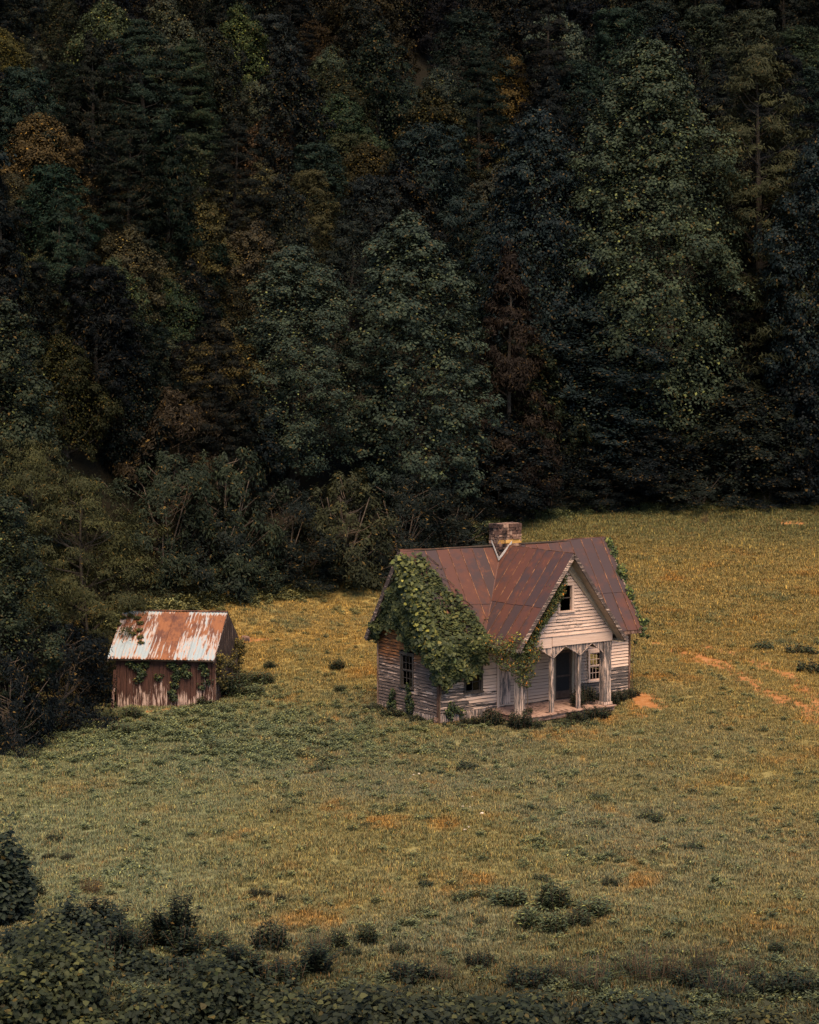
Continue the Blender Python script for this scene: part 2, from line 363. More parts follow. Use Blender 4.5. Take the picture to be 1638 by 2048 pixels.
BH = .137
def clap_wall(name, to3, nrm, a0, a1, zlo, zhi, zcap, openings, mat, matfn=None, miss=0, corner=(0, 0)):
    """to3(a, z, n) -> local point; boards of exposure BH between a0..a1 with openings (a,b,z0,z1)"""
    back = MB(); boards = []
    k = 0; z = zlo
    def P(a, zz, n): return to3(a, zz, n)
    while z < zhi-.01:
        z1 = min(z+BH, zhi); zm = (z+z1)/2
        lo, hi = a0, a1
        if zcap:
            lo, hi = zcap(zm, a0, a1)
            if hi-lo < .12: break
        segs = [(lo, hi)]
        for (oa, ob, oz0, oz1) in openings:
            if oz0 < zm < oz1:
                ns = []
                for s0, s1 in segs:
                    if ob <= s0 or oa >= s1: ns.append((s0, s1)); continue
                    if oa-s0 > .04: ns.append((s0, oa))
                    if s1-ob > .04: ns.append((ob, s1))
                segs = ns
        for s0, s1 in segs:
            b = len(back.v)
            back.v += [P(s0, z, -.012), P(s1, z, -.012), P(s1, z1, -.012), P(s0, z1, -.012), P(s0, z, -.10), P(s1, z, -.10), P(s1, z1, -.10), P(s0, z1, -.10)]
            back.f += [tuple(b+i for i in q) for q in ((0, 1, 2, 3), (7, 6, 5, 4), (4, 5, 1, 0), (5, 6, 2, 1), (6, 7, 3, 2), (7, 4, 0, 3))]
            # the board may be in two lengths
            cuts = [s0, s1]
            if s1-s0 > 2.8: cuts = [s0, s0+(s1-s0)*random.uniform(.3, .7), s1]
            for c0, c1 in zip(cuts[:-1], cuts[1:]):
                if random.random() < miss: continue
                m = MB(); n = max(2, int((c1-c0)/.35)); tilt = random.gauss(0, .004)*(1+4*miss); off = random.gauss(0, .003)
                for i in range(n+1):
                    a = c0+.004+(c1-c0-.008)*i/n; e = tilt*(i/n-.5)*2
                    chip = random.uniform(0, .014) if random.random() < .8 else random.uniform(.014, .05)
                    dz = off+e+random.gauss(0, .002); pr = random.uniform(.026, .040)
                    zb = z+.012+chip*(.5+8*miss)+dz
                    m.v += [P(a, zb, pr+.012), P(a, z1-.006+dz, .012), P(a, z1-.006+dz, -.008), P(a, zb, pr-.020)]
                for i in range(n):
                    for q in range(4):
                        m.f.append((i*4+q, i*4+(q+1) % 4, (i+1)*4+(q+1) % 4, (i+1)*4+q))
                m.f.append((3, 2, 1, 0)); m.f.append(tuple(n*4+q for q in range(4)))
                bm = mat
                if matfn: bm = matfn((c0+c1)/2, zm)
                boards.append(m.mesh('clapboard', bm))
        z = z1; k += 1
    w = back.build('wall', M['dark_wood'], house)
    for me in boards: link('clapboard', me, w)
    return w
# left (west) gable wall: plane u=0, a runs v from -D..0
zc_main = lambda zm, a0, a1: (max(a0, -D/2-(ZR-.14-zm)/MS), min(a1, -D/2+(ZR-.14-zm)/MS))
LW = (-2.67, -1.87, 1.13, 2.45)
wl_ = clap_wall('w', lambda a, z, n: P3(-n, a, z), None, -D, 0, .16, 6.6, zc_main, [(LW[0]-.1, LW[1]+.1, LW[2]-.1, LW[3]+.14)], M['sid_left'], miss=.015)
wl_['label'] = 'dark weathered side wall with window'
# right (east) gable wall
wr_ = clap_wall('w', lambda a, z, n: P3(W+n, a, z), None, -D, 0, .0, 6.6, zc_main, [(-3.1, -1.9, 1.0, 2.3)], M['sid_front'])
# front wall v=0, from left corner to right corner
FW = (1.35, 2.13, 1.06, 2.58); DR = (6.13, 7.07, .27, 2.40); RW = (8.08, 8.71, .93, 2.13)
def fmat(a, z):
    if a < 3.0: return M['sid_front'] if a < 2.2 else M['sid_porch_l']
    if a > 8.9: return M['sid_right']
    return M['sid_porch']
M['sid_porch_l'] = siding('siding_beside_window_paint', 'x', -.30)
def cap_front(zm, a0, a1): return (a0, a1)
fw_ = clap_wall('w', lambda a, z, n: P3(a, n, z), None, 0, 3.05, .28, 3.42, cap_front, [(FW[0]-.1, FW[1]+.1, FW[2]-.12, FW[3]+.12)], None, fmat)
fw2 = clap_wall('w', lambda a, z, n: P3(a, n, z), None, 3.05, 7.55, .28, 3.42, cap_front, [(DR[0]-.12, DR[1]+.12, 0, DR[3]+.12)], None, fmat)
fw3 = clap_wall('w', lambda a, z, n: P3(a, n, z), None, 7.55, W, .14, 3.42, cap_front, [(RW[0]-.1, RW[1]+.1, RW[2]-.1, RW[3]+.12)], None, fmat)
# rear wall
rwall = clap_wall('w', lambda a, z, n: P3(a, -D-n, z), None, 0, W, .0, 3.42, cap_front, [(9.0, 9.95, 1.2, 2.5), (2.2, 3.1, .9, 2.3)], M['sid_front'])
# cross gable wall above the porch: plane v=GV
PA, PB = 2.55, 7.52
zc_gab = lambda zm, a0, a1: (max(a0, CU-(ZC-.16-zm)/CS), min(a1, CU+(ZC-.16-zm)/CS))
GW = (4.66, 5.31, 4.43, 5.47)
gw_ = clap_wall('w', lambda a, z, n: P3(a, GV+n, z), None, PA, PB, 3.40, 6.7, zc_gab, [(GW[0]-.12, GW[1]+.12, GW[2]-.12, GW[3]+.10)], M['sid_gable'])
# sides of the porch gable above the eaves plate (closes the roof space) and main attic floor
m = MB(); m.box((.12, .12, 3.36), (W-.12, D-.12, 3.42)); m.build('ceiling', M['interior'], house)
m = MB(); m.box((.1, .1, .12), (W-.1, D-.1, .26)); m.build('floor', M['floorb'], house)
m = MB(); m.box((PA+.05, -GV+.05, 3.30), (PB-.05, -.05, 3.36)); m.build('porch_ceiling', M['interior'], house)
m = MB(); m.box((5.55, .12, .26), (5.65, D-.12, 3.36)); m.box((7.55, 1.6, .26), (7.65, D-.12, 3.36)); m.build('partition', M['interior'], house)
# sill skirts (wide dark bottom boards), corner boards, foundation stones
def part(name, mat, fn, parent=None, label=None):
    m = MB(); fn(m); o = m.build(name, mat, parent or house)
    if label: o['label'] = label
    return o
part('sill_board', M['trim_grey'], lambda m: m.box((-.035, 0, -.10), (.0, D, .15)))
part('sill_board', M['trim_grey'], lambda m: m.box((-.03, -.035, -.10), (3.05, 0, .27)))
part('sill_board', M['trim_brown'], lambda m: m.box((7.6, -.03, -.05), (W+.03, 0, .13)))
part('sill_board', M['trim_brown'], lambda m: m.box((W, 0, -.1), (W+.03, D, 0)))
part('corner_board', M['trim_brown'], lambda m: (m.box((-.05, -.05, -.1), (.03, -.041, 3.35)), m.box((-.058, -.05, -.1), (-.042, .10, 3.35))))
part('corner_board', M['trim_brown'], lambda m: m.box((-.055, D-.03, -.1), (-.04, D+.07, 3.3)))
part('corner_board', M['trim_white'], lambda m: (m.box((2.96, -.075, .20), (3.08, -.045, 3.3)),))
part('corner_board', M['trim_brown'], lambda m: (m.box((W-.06, -.055, -.05), (W+.055, -.042, 3.3)), m.box((W+.042, -.05, -.05), (W+.06, .1, 3.3))))
for (u, v, s_) in [(0.06, -.12, .34), (1.3, -.15, .28), (.12, -1.5, .26), (2.7, -.1, .28), (.1, -4.2, .26), (W-.2, -.15, .32), (9.0, -.12, .25), (7.3, 1.9, .3), (2.8, 1.9, .24), (5.2, 1.9, .24), (4.2, 1.9, .26)]:
    for k in range(3):
        m = MB(); h_ = .14+.05*random.random(); zb = tz(*hw(u, v, 0)[:2])-.12+k*.15
        w_ = s_*random.uniform(.8, 1.25)/2; ox = random.uniform(-.05, .05)
        if zb+h_ > .12 and v < 1: h_ = .11-zb
        if h_ <= .02: continue
        m.box((u-w_+ox, -v-w_*.7, zb), (u+w_+ox, -v+w_*.7, zb+h_)); m.build('foundation_stone', M['stone'], house)
# ---- windows
def window(to3, a0, a1, z0, z1, trimmat, rows=4, cols=2, keep=(), sash=True, label=None, broken=.75, fr=.1):
    def bx(m, aa, ab, za, zb, n0, n1):
        b = len(m.v)
        m.v += [to3(aa, za, n0), to3(ab, za, n0), to3(ab, zb, n0), to3(aa, zb, n0), to3(aa, za, n1), to3(ab, za, n1), to3(ab, zb, n1), to3(aa, zb, n1)]
        m.f += [tuple(b+i for i in q) for q in ((3, 2, 1, 0), (4, 5, 6, 7), (0, 1, 5, 4), (1, 2, 6, 5), (2, 3, 7, 6), (3, 0, 4, 7))]
    m = MB(); bx(m, a0-fr, a0, z0-.02, z1+.0, -.1, .055); bx(m, a1, a1+fr, z0-.02, z1+.0, -.1, .055); bx(m, a0-fr-.02, a1+fr+.02, z1, z1+fr+.02, -.1, .062)
    w = m.build('window', trimmat, house)
    if label: w['label'] = label
    m = MB(); bx(m, a0-fr-.03, a1+fr+.03, z0-.085, z0-.02, -.1, .10); m.build('sill', trimmat, w)
    if sash:
        m = MB(); mid = (z0+z1)/2
        for za, zb, n in ((z0-.02, mid, -.03), (mid+.002, z1, .0)):
            bx(m, a0, a0+.04, za, zb, n-.03, n); bx(m, a1-.04, a1, za, zb, n-.03, n); bx(m, a0+.04, a1-.04, za, za+.05, n-.03, n); bx(m, a0+.04, a1-.04, zb-.045, zb, n-.03, n)
        m.build('sash', trimmat, w)
        pw = (a1-a0-.08)/cols; ph = (z1-z0)/rows
        for i in range(1, cols):
            for za, zb, n in ((z0+.03, mid-.045, -.03), (mid+.05, z1-.045, 0)):
                if random.random() < .85:
                    m = MB(); bx(m, a0+.04+pw*i-.010, a0+.04+pw*i+.010, za, zb, n-.024, n-.006); m.build('muntin', trimmat, w)
        for j in range(1, rows):
            if j == rows//2: continue
            n = -.03 if j < rows/2 else 0; zz = z0+ph*j
            m = MB(); bx(m, a0+.04, a1-.04, zz-.010, zz+.010, n-.022, n-.008); m.build('muntin', trimmat, w)
        for i in range(cols):
            for j in range(rows):
                if (i, j) in keep:
                    n = -.03 if j < rows/2 else 0
                    m = MB(); bx(m, a0+.045+pw*i, a0+.03+pw*(i+1), z0+.03+ph*j, z0-.01+ph*(j+1), n-.018, n-.014); m.build('pane', M['glass'], w)
    return w
window(lambda a, z, n: P3(-n, a, z), LW[0], LW[1], LW[2], LW[3], M['trim_dark'], 4, 3, keep=((0, 2), (1, 3), (0, 3), (2, 0)), label='weathered side window with broken muntins')
window(lambda a, z, n: P3(a, n, z), FW[0], FW[1], FW[2], FW[3], M['trim_dark'], 4, 2, keep=((1, 0), (1, 1), (0, 3), (1, 3)), label='dark front window half covered by vines')
window(lambda a, z, n: P3(a, n, z), RW[0], RW[1], RW[2], RW[3], M['trim_white'], 4, 3, keep=((0, 0),), label='open window on the porch showing the field through it')
window(lambda a, z, n: P3(a, GV+n, z), GW[0], GW[1], GW[2], GW[3], M['trim_white'], 2, 1, keep=(), sash=False, label='black paneless gable window')
window(lambda a, z, n: P3(a, -D-n, z), 9.1, 9.85, 1.3, 2.4, M['trim_white'], 4, 2, keep=())
window(lambda a, z, n: P3(a, -D-n, z), 2.3, 3.0, 1.0, 2.2, M['trim_white'], 4, 2, keep=())
window(lambda a, z, n: P3(W+n, a, z), -3.0, -2.0, 1.1, 2.2, M['trim_white'], 4, 2, keep=())
m = MB(); m.box((GW[0], -GV+.02, 4.93), (GW[1], -GV+.05, 4.97)); m.build('rail', M['trim_dark'], bpy.data.objects['window.003'])
# ---- door
m = MB()
m.box((DR[0]-.12, -.06, .27), (DR[0], .1, DR[3])); m.box((DR[1], -.06, .27), (DR[1]+.12, .1, DR[3])); m.box((DR[0]-.14, -.066, DR[3]), (DR[1]+.14, .1, DR[3]+.13))
df = m.build('door_frame', M['soffit'], house)
m = MB(); y0, y1 = .0, .035
m.box((DR[0]+.02, y0, .3), (DR[0]+.10, y1, 2.36)); m.box((DR[1]-.12, y0, .3), (DR[1]-.03, y1, 2.36)); m.box((DR[0]+.10, y0, .3), (DR[1]-.12, y1, .62)); m.box((DR[0]+.1, y0, 1.22), (DR[1]-.12, y1, 1.30)); m.box((DR[0]+.1, y0, 2.26), (DR[1]-.12, y1, 2.36))
dr = m.build('screen_door', flat('door_dark_wood', (.045, .026, .018), (.09, .055, .04), 6), house)
m = MB(); m.box((DR[1]-.10, -.05, 1.18), (DR[1]-.07, 0, 1.22)); m.build('handle', M['bark'], dr)
m = MB(); m.box((DR[0]+.1, .012, .62), (DR[1]-.12, .016, 1.22)); m.box((DR[0]+.1, .012, 1.3), (DR[1]-.12, .016, 2.26)); m.build('screen', flat('insect_screen', (.012, .010, .010), (.022, .018, .016), 20), dr)
# darker upright boards at the left end of the porch wall
part('board_panel', M['trim_grey'], lambda m: [m.box((3.14+k*.11, -.052, .36), (3.245+k*.11, -.044-.004*(k % 2), 3.2)) for k in range(5)])
# ---- porch floor boards (run front to back), joists, steps
u = 2.42
while u < 7.6:
    w_ = random.uniform(.13, .17); m = MB(); e = random.gauss(0, .004); v1 = GV+.22+random.uniform(-.04, .03); sag = .05*math.exp(-((u-3.2)/1.2)**2)
    b = len(m.v); m.quad_prism([P3(u, .05, .25+e), P3(u+w_-.012, .05, .25+e), P3(u+w_-.012, v1, .21+e-sag), P3(u, v1, .21+e-sag)][::-1], (0, 0, -1), .035)
    m.build('floor_board', M['floorb'], house); u += w_
part('porch_beam', M['floorb'], lambda m: m.bar(P3(2.45, GV+.10, .03), P3(7.6, GV+.10, .10), .07, .19))
part('porch_beam', M['floorb'], lambda m: m.bar(P3(2.48, .2, .06), P3(2.48, GV+.05, .05), .08, .16))
part('porch_beam', M['floorb'], lambda m: m.bar(P3(7.56, .2, .08), P3(7.56, GV+.05, .08), .08, .16))
# ---- porch posts
def boxpost(u0, u1, v0, v1, z0, z1, mat, flutes=0, lean=0, side=True, label=None):
    m = MB(); m.quad_prism([P3(u0, v1, z0), P3(u1, v1, z0), P3(u1, v0, z0), P3(u0, v0, z0)], (lean, 0, z1-z0), 1)
    o = m.build('porch_post', mat, house)
    if label: o['label'] = label
    for k in range(flutes):
        m = MB(); a = u0+(u1-u0)*(k+.15)/flutes; b_ = a+(u1-u0)/flutes*.7
        m.quad_prism([P3(a, v1+.018, z0+.12), P3(b_, v1+.018, z0+.12), P3(b_, v1, z0+.12), P3(a, v1, z0+.12)], (lean*.9, 0, z1-z0-.2), 1)
        m.build('moulding', mat, o)
    if flutes:
        m = MB(); m.box((u0-.04, -v1-.045, z0), (u1+.04, -v0+.02, z0+.11)); m.build('base_block', mat, o)
    return o
boxpost(7.12, 7.52, GV-.30, GV, .24, 3.0, M['trim_grey'], 3, label='wide panelled corner post')
boxpost(2.52, 2.86, GV-.30, GV, .16, 3.0, M['trim_grey'], 3, .02, label='wide corner post under the orange flowered vine')
boxpost(4.26, 4.40, GV-.16, GV, .19, 2.55, M['trim_grey'], 0, -.03, label='narrow grey porch post')
boxpost(5.70, 5.84, GV-.16, GV, .21, 2.55, M['trim_grey'], 0, .02)
boxpost(7.2, 7.5, 0.03, .12, .25, 3.2, M['trim_white'], 0)
# ---- beam and pointed arch valance
part('porch_beam', M['trim_h'], lambda m: m.box((4.26, -GV-.045, 2.97), (PB+.02, -GV+.14, 3.38)), label='wide beam under the porch gable')
part('porch_beam', M['trim_h'], lambda m: m.box((PA-.05, -GV-.035, 2.93), (4.235, -GV+.12, 3.36)))
part('cornice_strip', M['trim_h'], lambda m: m.box((PA-.02, -GV-.075, 3.385), (PB+.04, -GV+.05, 3.42)))
part('frieze', M['trim_grey'], lambda m: m.box((PB-.02, -GV-.02, 2.55), (PB+.012, -.05, 3.38)))
arch = [(2.9, 2.52, 3.55, 2.96), (4.33, 2.50, 3.55, 2.96), (4.33, 2.50, 4.98, 2.95), (5.77, 2.50, 4.98, 2.95), (5.77, 2.50, 6.42, 2.96), (7.06, 2.50, 6.42, 2.96)]
for i, (ul, zl, up_, zt) in enumerate(arch):
    # triangular infill made of short vertical slats
    n = 6
    for k in range(n):
        fa, fb = k/n, (k+1)/n; ua, ub = ul+(up_-ul)*fa, ul+(up_-ul)*fb; za, zb = zl+(zt-zl)*fa, zl+(zt-zl)*fb
        if ua > ub: ua, ub, za, zb = ub, ua, zb, za
        if 3.05-min(za, zb) < .03: continue
        m = MB(); d = .004*(k % 2)
        m.quad_prism([P3(ua+.003, GV-.01+d, za), P3(ub-.003, GV-.01+d, zb), P3(ub-.003, GV-.01+d, 3.0), P3(ua+.003, GV-.01+d, 3.0)], (0, 1, 0), .022); m.build('valance_slat', M['trim_grey'], house)
    m = MB(); m.bar(P3(ul, GV+.02, zl-.015), P3(up_, GV+.02, zt-.015), .04, .025); m.build('arch_moulding', M['trim_grey'], house)
for uu in (4.33, 5.77):
    m = MB(); m.quad_prism([P3(uu-.12, GV+.025, 2.66), P3(uu, GV+.025, 2.50), P3(uu+.12, GV+.025, 2.66), P3(uu, GV+.025, 2.82)], (0, -1, 0), .02); m.build('carved_diamond', M['trim_grey'], house)

# ---- roofs
def clip(poly, n, c):
    out = []
    for i in range(len(poly)):
        a, b = poly[i], poly[(i+1) % len(poly)]; da = n[0]*a[0]+n[1]*a[1]-c; db = n[0]*b[0]+n[1]*b[1]-c
        if da <= 1e-9: out.append(a)
        if (da < -1e-9 and db > 1e-9) or (da > 1e-9 and db < -1e-9):
            s = da/(da-db); out.append((a[0]+(b[0]-a[0])*s, a[1]+(b[1]-a[1])*s))
    return out
roof = None
def roof_plane(poly, to3, nrm, d0, step, cut, first=None, label=None):
    """poly in (run, slope) plane: run = along ridge, slope = down; sheets = strips along run, with two courses"""
    global roof
    m = MB(); m.quad_prism([to3(*p) for p in poly][::1], tuple(-x for x in nrm), .09)
    if roof is None:
        roof = m.build('roof', M['dark_wood'], house)
    else: m.build('decking', M['dark_wood'], roof)
    lo = min(p[0] for p in poly); hi = max(p[0] for p in poly); k = 0; a = lo
    while a < hi:
        b = a+step*random.uniform(.94, 1.06)
        strip = clip(clip(poly, (-1, 0), -a), (1, 0), b)
        cc = cut+random.uniform(-.02, .02)
        for up_ in (True, False):
            q = clip(strip, (0, 1), cc+.05) if up_ else clip(strip, (0, -1), -cc)
            if len(q) > 2:
                lift = (.022 if up_ else .006)+random.uniform(0, .003); m = MB()
                m.quad_prism([tuple(Vector(to3(*p))+Vector(nrm)*lift) for p in q], nrm, .012); m.build('metal_sheet', M['roof'], roof)
        # seam along a
        if a > lo+.01:
            qs = [p for p in strip if abs(p[0]-a) < 1e-6]
            if len(qs) >= 2:
                s0 = min(p[1] for p in qs); s1 = max(p[1] for p in qs)
                if s1-s0 > .15:
                    m = MB(); m.bar(tuple(Vector(to3(a, s0+.02))+Vector(nrm)*.042), tuple(Vector(to3(a, s1))+Vector(nrm)*.036), .028, .030, nrm); m.build('seam', M['seam'], roof)
        a = b; k += 1
nm = Vector((0, -MS, 1)).normalized(); nf = tuple(nm); nb = (0, -nf[1], nf[2])
OU, OV = .45, .34; TE = D/2+OV
def sag(u): return .085*math.sin(math.pi*min(1, max(0, u/W)))+.02*math.sin(u*1.9)
tf = lambda u, t: P3(u, -D/2+t, ZR-sag(u)-MS*t)
tb = lambda u, t: P3(u, -D/2-t, ZR-sag(u)-MS*t)
KV = CS/MS; T0 = (ZR-ZC)/MS
wv = (TE-T0)/KV
roof_plane([(-OU, 0), (-OU, TE), (CU-wv, TE), (CU-.0, 0.03)], tf, nf, 0, .62, 1.45)
roof_plane([(CU+.0, .03), (CU+wv, TE), (W+OU, TE), (W+OU, 0)], tf, nf, 0, .62, 1.45)
roof_plane([(W+OU, 0), (W+OU, TE), (-OU, TE), (-OU, 0)], tb, nb, 0, .62, 1.45)
HWc = 2.88
nl = tuple(Vector((-CS, 0, 1)).normalized()); nr = (-nl[0], 0, nl[2])
tl = lambda r, s: P3(CU-s, -r, ZC-CS*s)   # r = -v
# run coordinate = r (negative v), slope = s
def vv(s): return -(-D/2+T0+KV*s)
polyL = [(-LP, 0), (-LP, HWc), (vv(HWc), HWc), (vv(0), 0)]
roof_plane(polyL, lambda r, s: (CU-s, r, ZC-CS*s), nl, 0, .60, 1.62)
roof_plane(polyL[::-1], lambda r, s: (CU+s, r, ZC-CS*s), nr, 0, .60, 1.62)
# ridge caps, valley metal
def nb_(name, mat, p, q, w, h, up=(0, 0, 1), parent=None): m = MB(); m.bar(p, q, w, h, up); return m.build(name, mat, parent or roof)
for ua_, ub_ in ((-OU, 1.2), (1.2, 2.8), (2.8, 4.42), (5.7, 7.4), (7.4, 9.1), (9.1, W+OU)): nb_('ridge_cap', M['seam'], P3(ua_, -D/2, ZR+.03-sag(ua_)), P3(ub_, -D/2, ZR+.03-sag(ub_)), .07, .03)
nb_('ridge_cap', M['seam'], P3(CU, -1.72, ZC+.025), P3(CU, LP, ZC+.025), .07, .03)
for sg in (-1, 1):
    p = P3(CU+sg*.55, -D/2+T0+KV*.55+.01, zcross(CU+.55)+.03); q = P3(CU+sg*(wv-.03), -D/2+TE-.02, zcross(CU+wv)+.035)
    nb_('valley_strip', M['roof'], p, q, .14, .02)
    nb_('valley_seam', M['seam'], (p[0]-sg*.07, p[1], p[2]+.05), (q[0]-sg*.07, q[1], q[2]+.05), .03, .03)
# verge boards: left gable
nb_('rake_board', M['rake'], P3(-OU-.02, -D/2+.0, ZR-.10), P3(-OU-.02, -D/2-TE, ZR-MS*TE-.12), .045, .22, (0, 0, 1))
nb_('rake_board', M['rake'], P3(-OU-.02, -D/2, ZR-.10), P3(-OU-.02, -D/2+TE, ZR-MS*TE-.12), .045, .22)
nb_('rake_board', M['rake'], P3(W+OU+.02, -D/2, ZR-.10), P3(W+OU+.02, -D/2-TE, ZR-MS*TE-.12), .045, .22)
nb_('rake_board', M['rake'], P3(W+OU+.02, -D/2, ZR-.10), P3(W+OU+.02, -D/2+TE, ZR-MS*TE-.12), .045, .22)
for sg in (-1, 1):
    nb_('rake_board', M['rake'], P3(CU, LP+.02, ZC-.07), P3(CU+sg*(HWc+.02), LP+.02, ZC-CS*HWc-.10), .05, .15)
    # soffit under the overhang of the front gable
    m = MB(); a_ = Vector(P3(CU, GV+.06, ZC-.14)); b_ = Vector(P3(CU+sg*HWc, GV+.06, ZC-CS*HWc-.14)); dv = Vector((0, -(LP-GV-.09), 0))
    m.quad_prism([a_, b_, b_+dv, a_+dv], (0, 0, -.02), 1); m.build('soffit', M['soffit'], roof)
    # wide frieze board following the rake on the wall
    c0 = Vector(P3(CU, GV+.045, ZC-.17)); c1 = Vector(P3(CU+sg*2.62, GV+.045, ZC-CS*2.62-.17)); dn = Vector((0, 0, -.50))
    m = MB(); m.quad_prism([c0, c1, c1+Vector((0, 0, -.05)), c0+dn], (0, -1, 0), .035); m.build('frieze', M['soffit'], roof)
    for sg2 in (-1,):
        c0 = Vector(P3(-.045, -D/2, ZR-.17)); c1 = Vector(P3(-.045, -D/2+sg*2.3, ZR-MS*2.3-.17))
        m = MB(); m.quad_prism([c0, c1, c1+Vector((0, 0, -.12)), c0+Vector((0, 0, -.45))], (-1, 0, 0), .03); m.build('frieze', M['soffit'], roof)
    m = MB(); a_ = Vector(P3(-.08, -D/2, ZR-.13)); b_ = Vector(P3(-.08, -D/2+sg*TE, ZR-MS*TE-.13)); dv = Vector((-(OU-.09), 0, 0))
    m.quad_prism([a_, b_, b_+dv, a_+dv], (0, 0, -.02), 1); m.build('soffit', M['soffit'], roof)
# eave fascia
ze = ZR-MS*TE
nb_('fascia', M['trim_brown'], P3(CU+wv, D*0+OV-.02, ze-.10), P3(W+OU, OV-.02, ze-.10), .04, .14)
nb_('fascia', M['trim_brown'], P3(-OU, OV-.02, ze-.10), P3(CU-wv, OV-.02, ze-.10), .04, .14)
nb_('fascia', M['trim_brown'], P3(-OU, -D-OV+.02, ze-.10), P3(W+OU, -D-OV+.02, ze-.10), .04, .14)
m = MB(); m.box((CU+wv-.2, -OV+.05, ze-.14), (W+OU-.05, -.03, ze-.12)); m.build('soffit', M['soffit'], roof)
m = MB(); m.box((-OU+.05, -OV+.05, ze-.14), (CU-wv+.2, -.03, ze-.12)); m.build('soffit', M['soffit'], roof)
for sg in (-1, 1):
    zz = ZC-CS*HWc; m = MB(); m.bar(P3(CU+sg*(HWc-.01), .3, zz-.07), P3(CU+sg*(HWc-.01), LP, zz-.07), .04, .12); m.build('fascia', M['soffit'], roof)
    x0, x1 = sorted((CU+sg*2.55, CU+sg*(HWc-.04)))
    m = MB(); m.box((x0, -LP+.05, zz-.145), (x1, -.3, zz-.125)); m.build('soffit', M['soffit'], roof)

# ---- chimney of rough stones round a core
cu0, cu1, cv0, cv1 = 4.43, 5.67, -2.42, -1.74
m = MB(); m.box((cu0+.07, -cv1+.07, 4.5), (cu1-.07, -cv0-.07, 7.72)); chim = m.build('chimney', M['mortar'], roof.parent)
zz = 5.7; row = 0
while zz < 7.84:
    h_ = random.uniform(.09, .17)
    if zz+h_ > 7.68: h_ = .17
    top = zz+h_ > 7.66
    for face in range(4):
        L0, L1 = (cu0, cu1) if face in (0, 2) else (-cv1, -cv0)
        a = L0
        while a < L1-.02:
            w_ = random.uniform(.16, .38) if not (6.88 < zz < 7.02) else random.uniform(.33, .5)
            b = min(a+w_, L1)
            if L1-b < .1: b = L1
            pr = random.uniform(-.02, .025)+(.03 if top else 0); g_ = .012; m = MB(); n = MB()
            if face == 0: bx = ((a+g_, -cv1-pr, zz+g_), (b-g_, -cv1+.12, zz+h_))
            elif face == 2: bx = ((a+g_, -cv0-.12, zz+g_), (b-g_, -cv0+pr, zz+h_))
            elif face == 3: bx = ((cu0-pr, a+g_+.0, zz+g_), (cu0+.12, b-g_, zz+h_))
            else: bx = ((cu1-.12, a+g_, zz+g_), (cu1+pr, b-g_, zz+h_))
            m.box(*bx); m.v = [(x+random.gauss(0, .011), y+random.gauss(0, .011), z+random.gauss(0, .009)) for x, y, z in m.v]
            mt = 'stone'
            if zz > 7.30: mt = random.choice(['stone_dark', 'stone_dark', 'stone_dark', 'stone'])
            elif zz < 6.9: mt = random.choice(['stone', 'stone', 'stone_dark'])
            if face == 0 and 6.86 < zz < 7.0 : mt = 'stone_yellow'
            m.build('stone', M[mt], chim); a = b
    zz += h_; row += 1
    if top: break
m = MB(); m.box((cu0+.05, -cv1+.05, 7.7), (cu1-.05, -cv0-.05, 7.80)); m.build('cap_slab', M['stone'], chim)
# zinc flashing: follows the left roof slope and the cross-roof slope up from the chimney's near corner
vc = cv1
a_ = Vector(P3(cu0-.03, vc+.03, zmain(vc)+.06)); b_ = Vector(P3(cu0-.03, -2.2, ZR+.10))
m = MB(); m.quad_prism([a_, b_, b_+Vector((0, 0, .10)), a_+Vector((0, 0, .13))], (-1, 0, 0), .02); m.build('flashing', M['flash'], chim)
zq = zcross(cu0)+.05; a_ = Vector(P3(cu0-.03, vc+.035, max(zq, zmain(vc)+.06))); b_ = Vector(P3(CU+.12, vc+.035, ZC+.10))
m = MB(); m.quad_prism([a_, b_, b_+Vector((0, 0, .11)), a_+Vector((0, 0, .13))], (0, -1, 0), .02); m.build('flashing', M['flash'], chim)

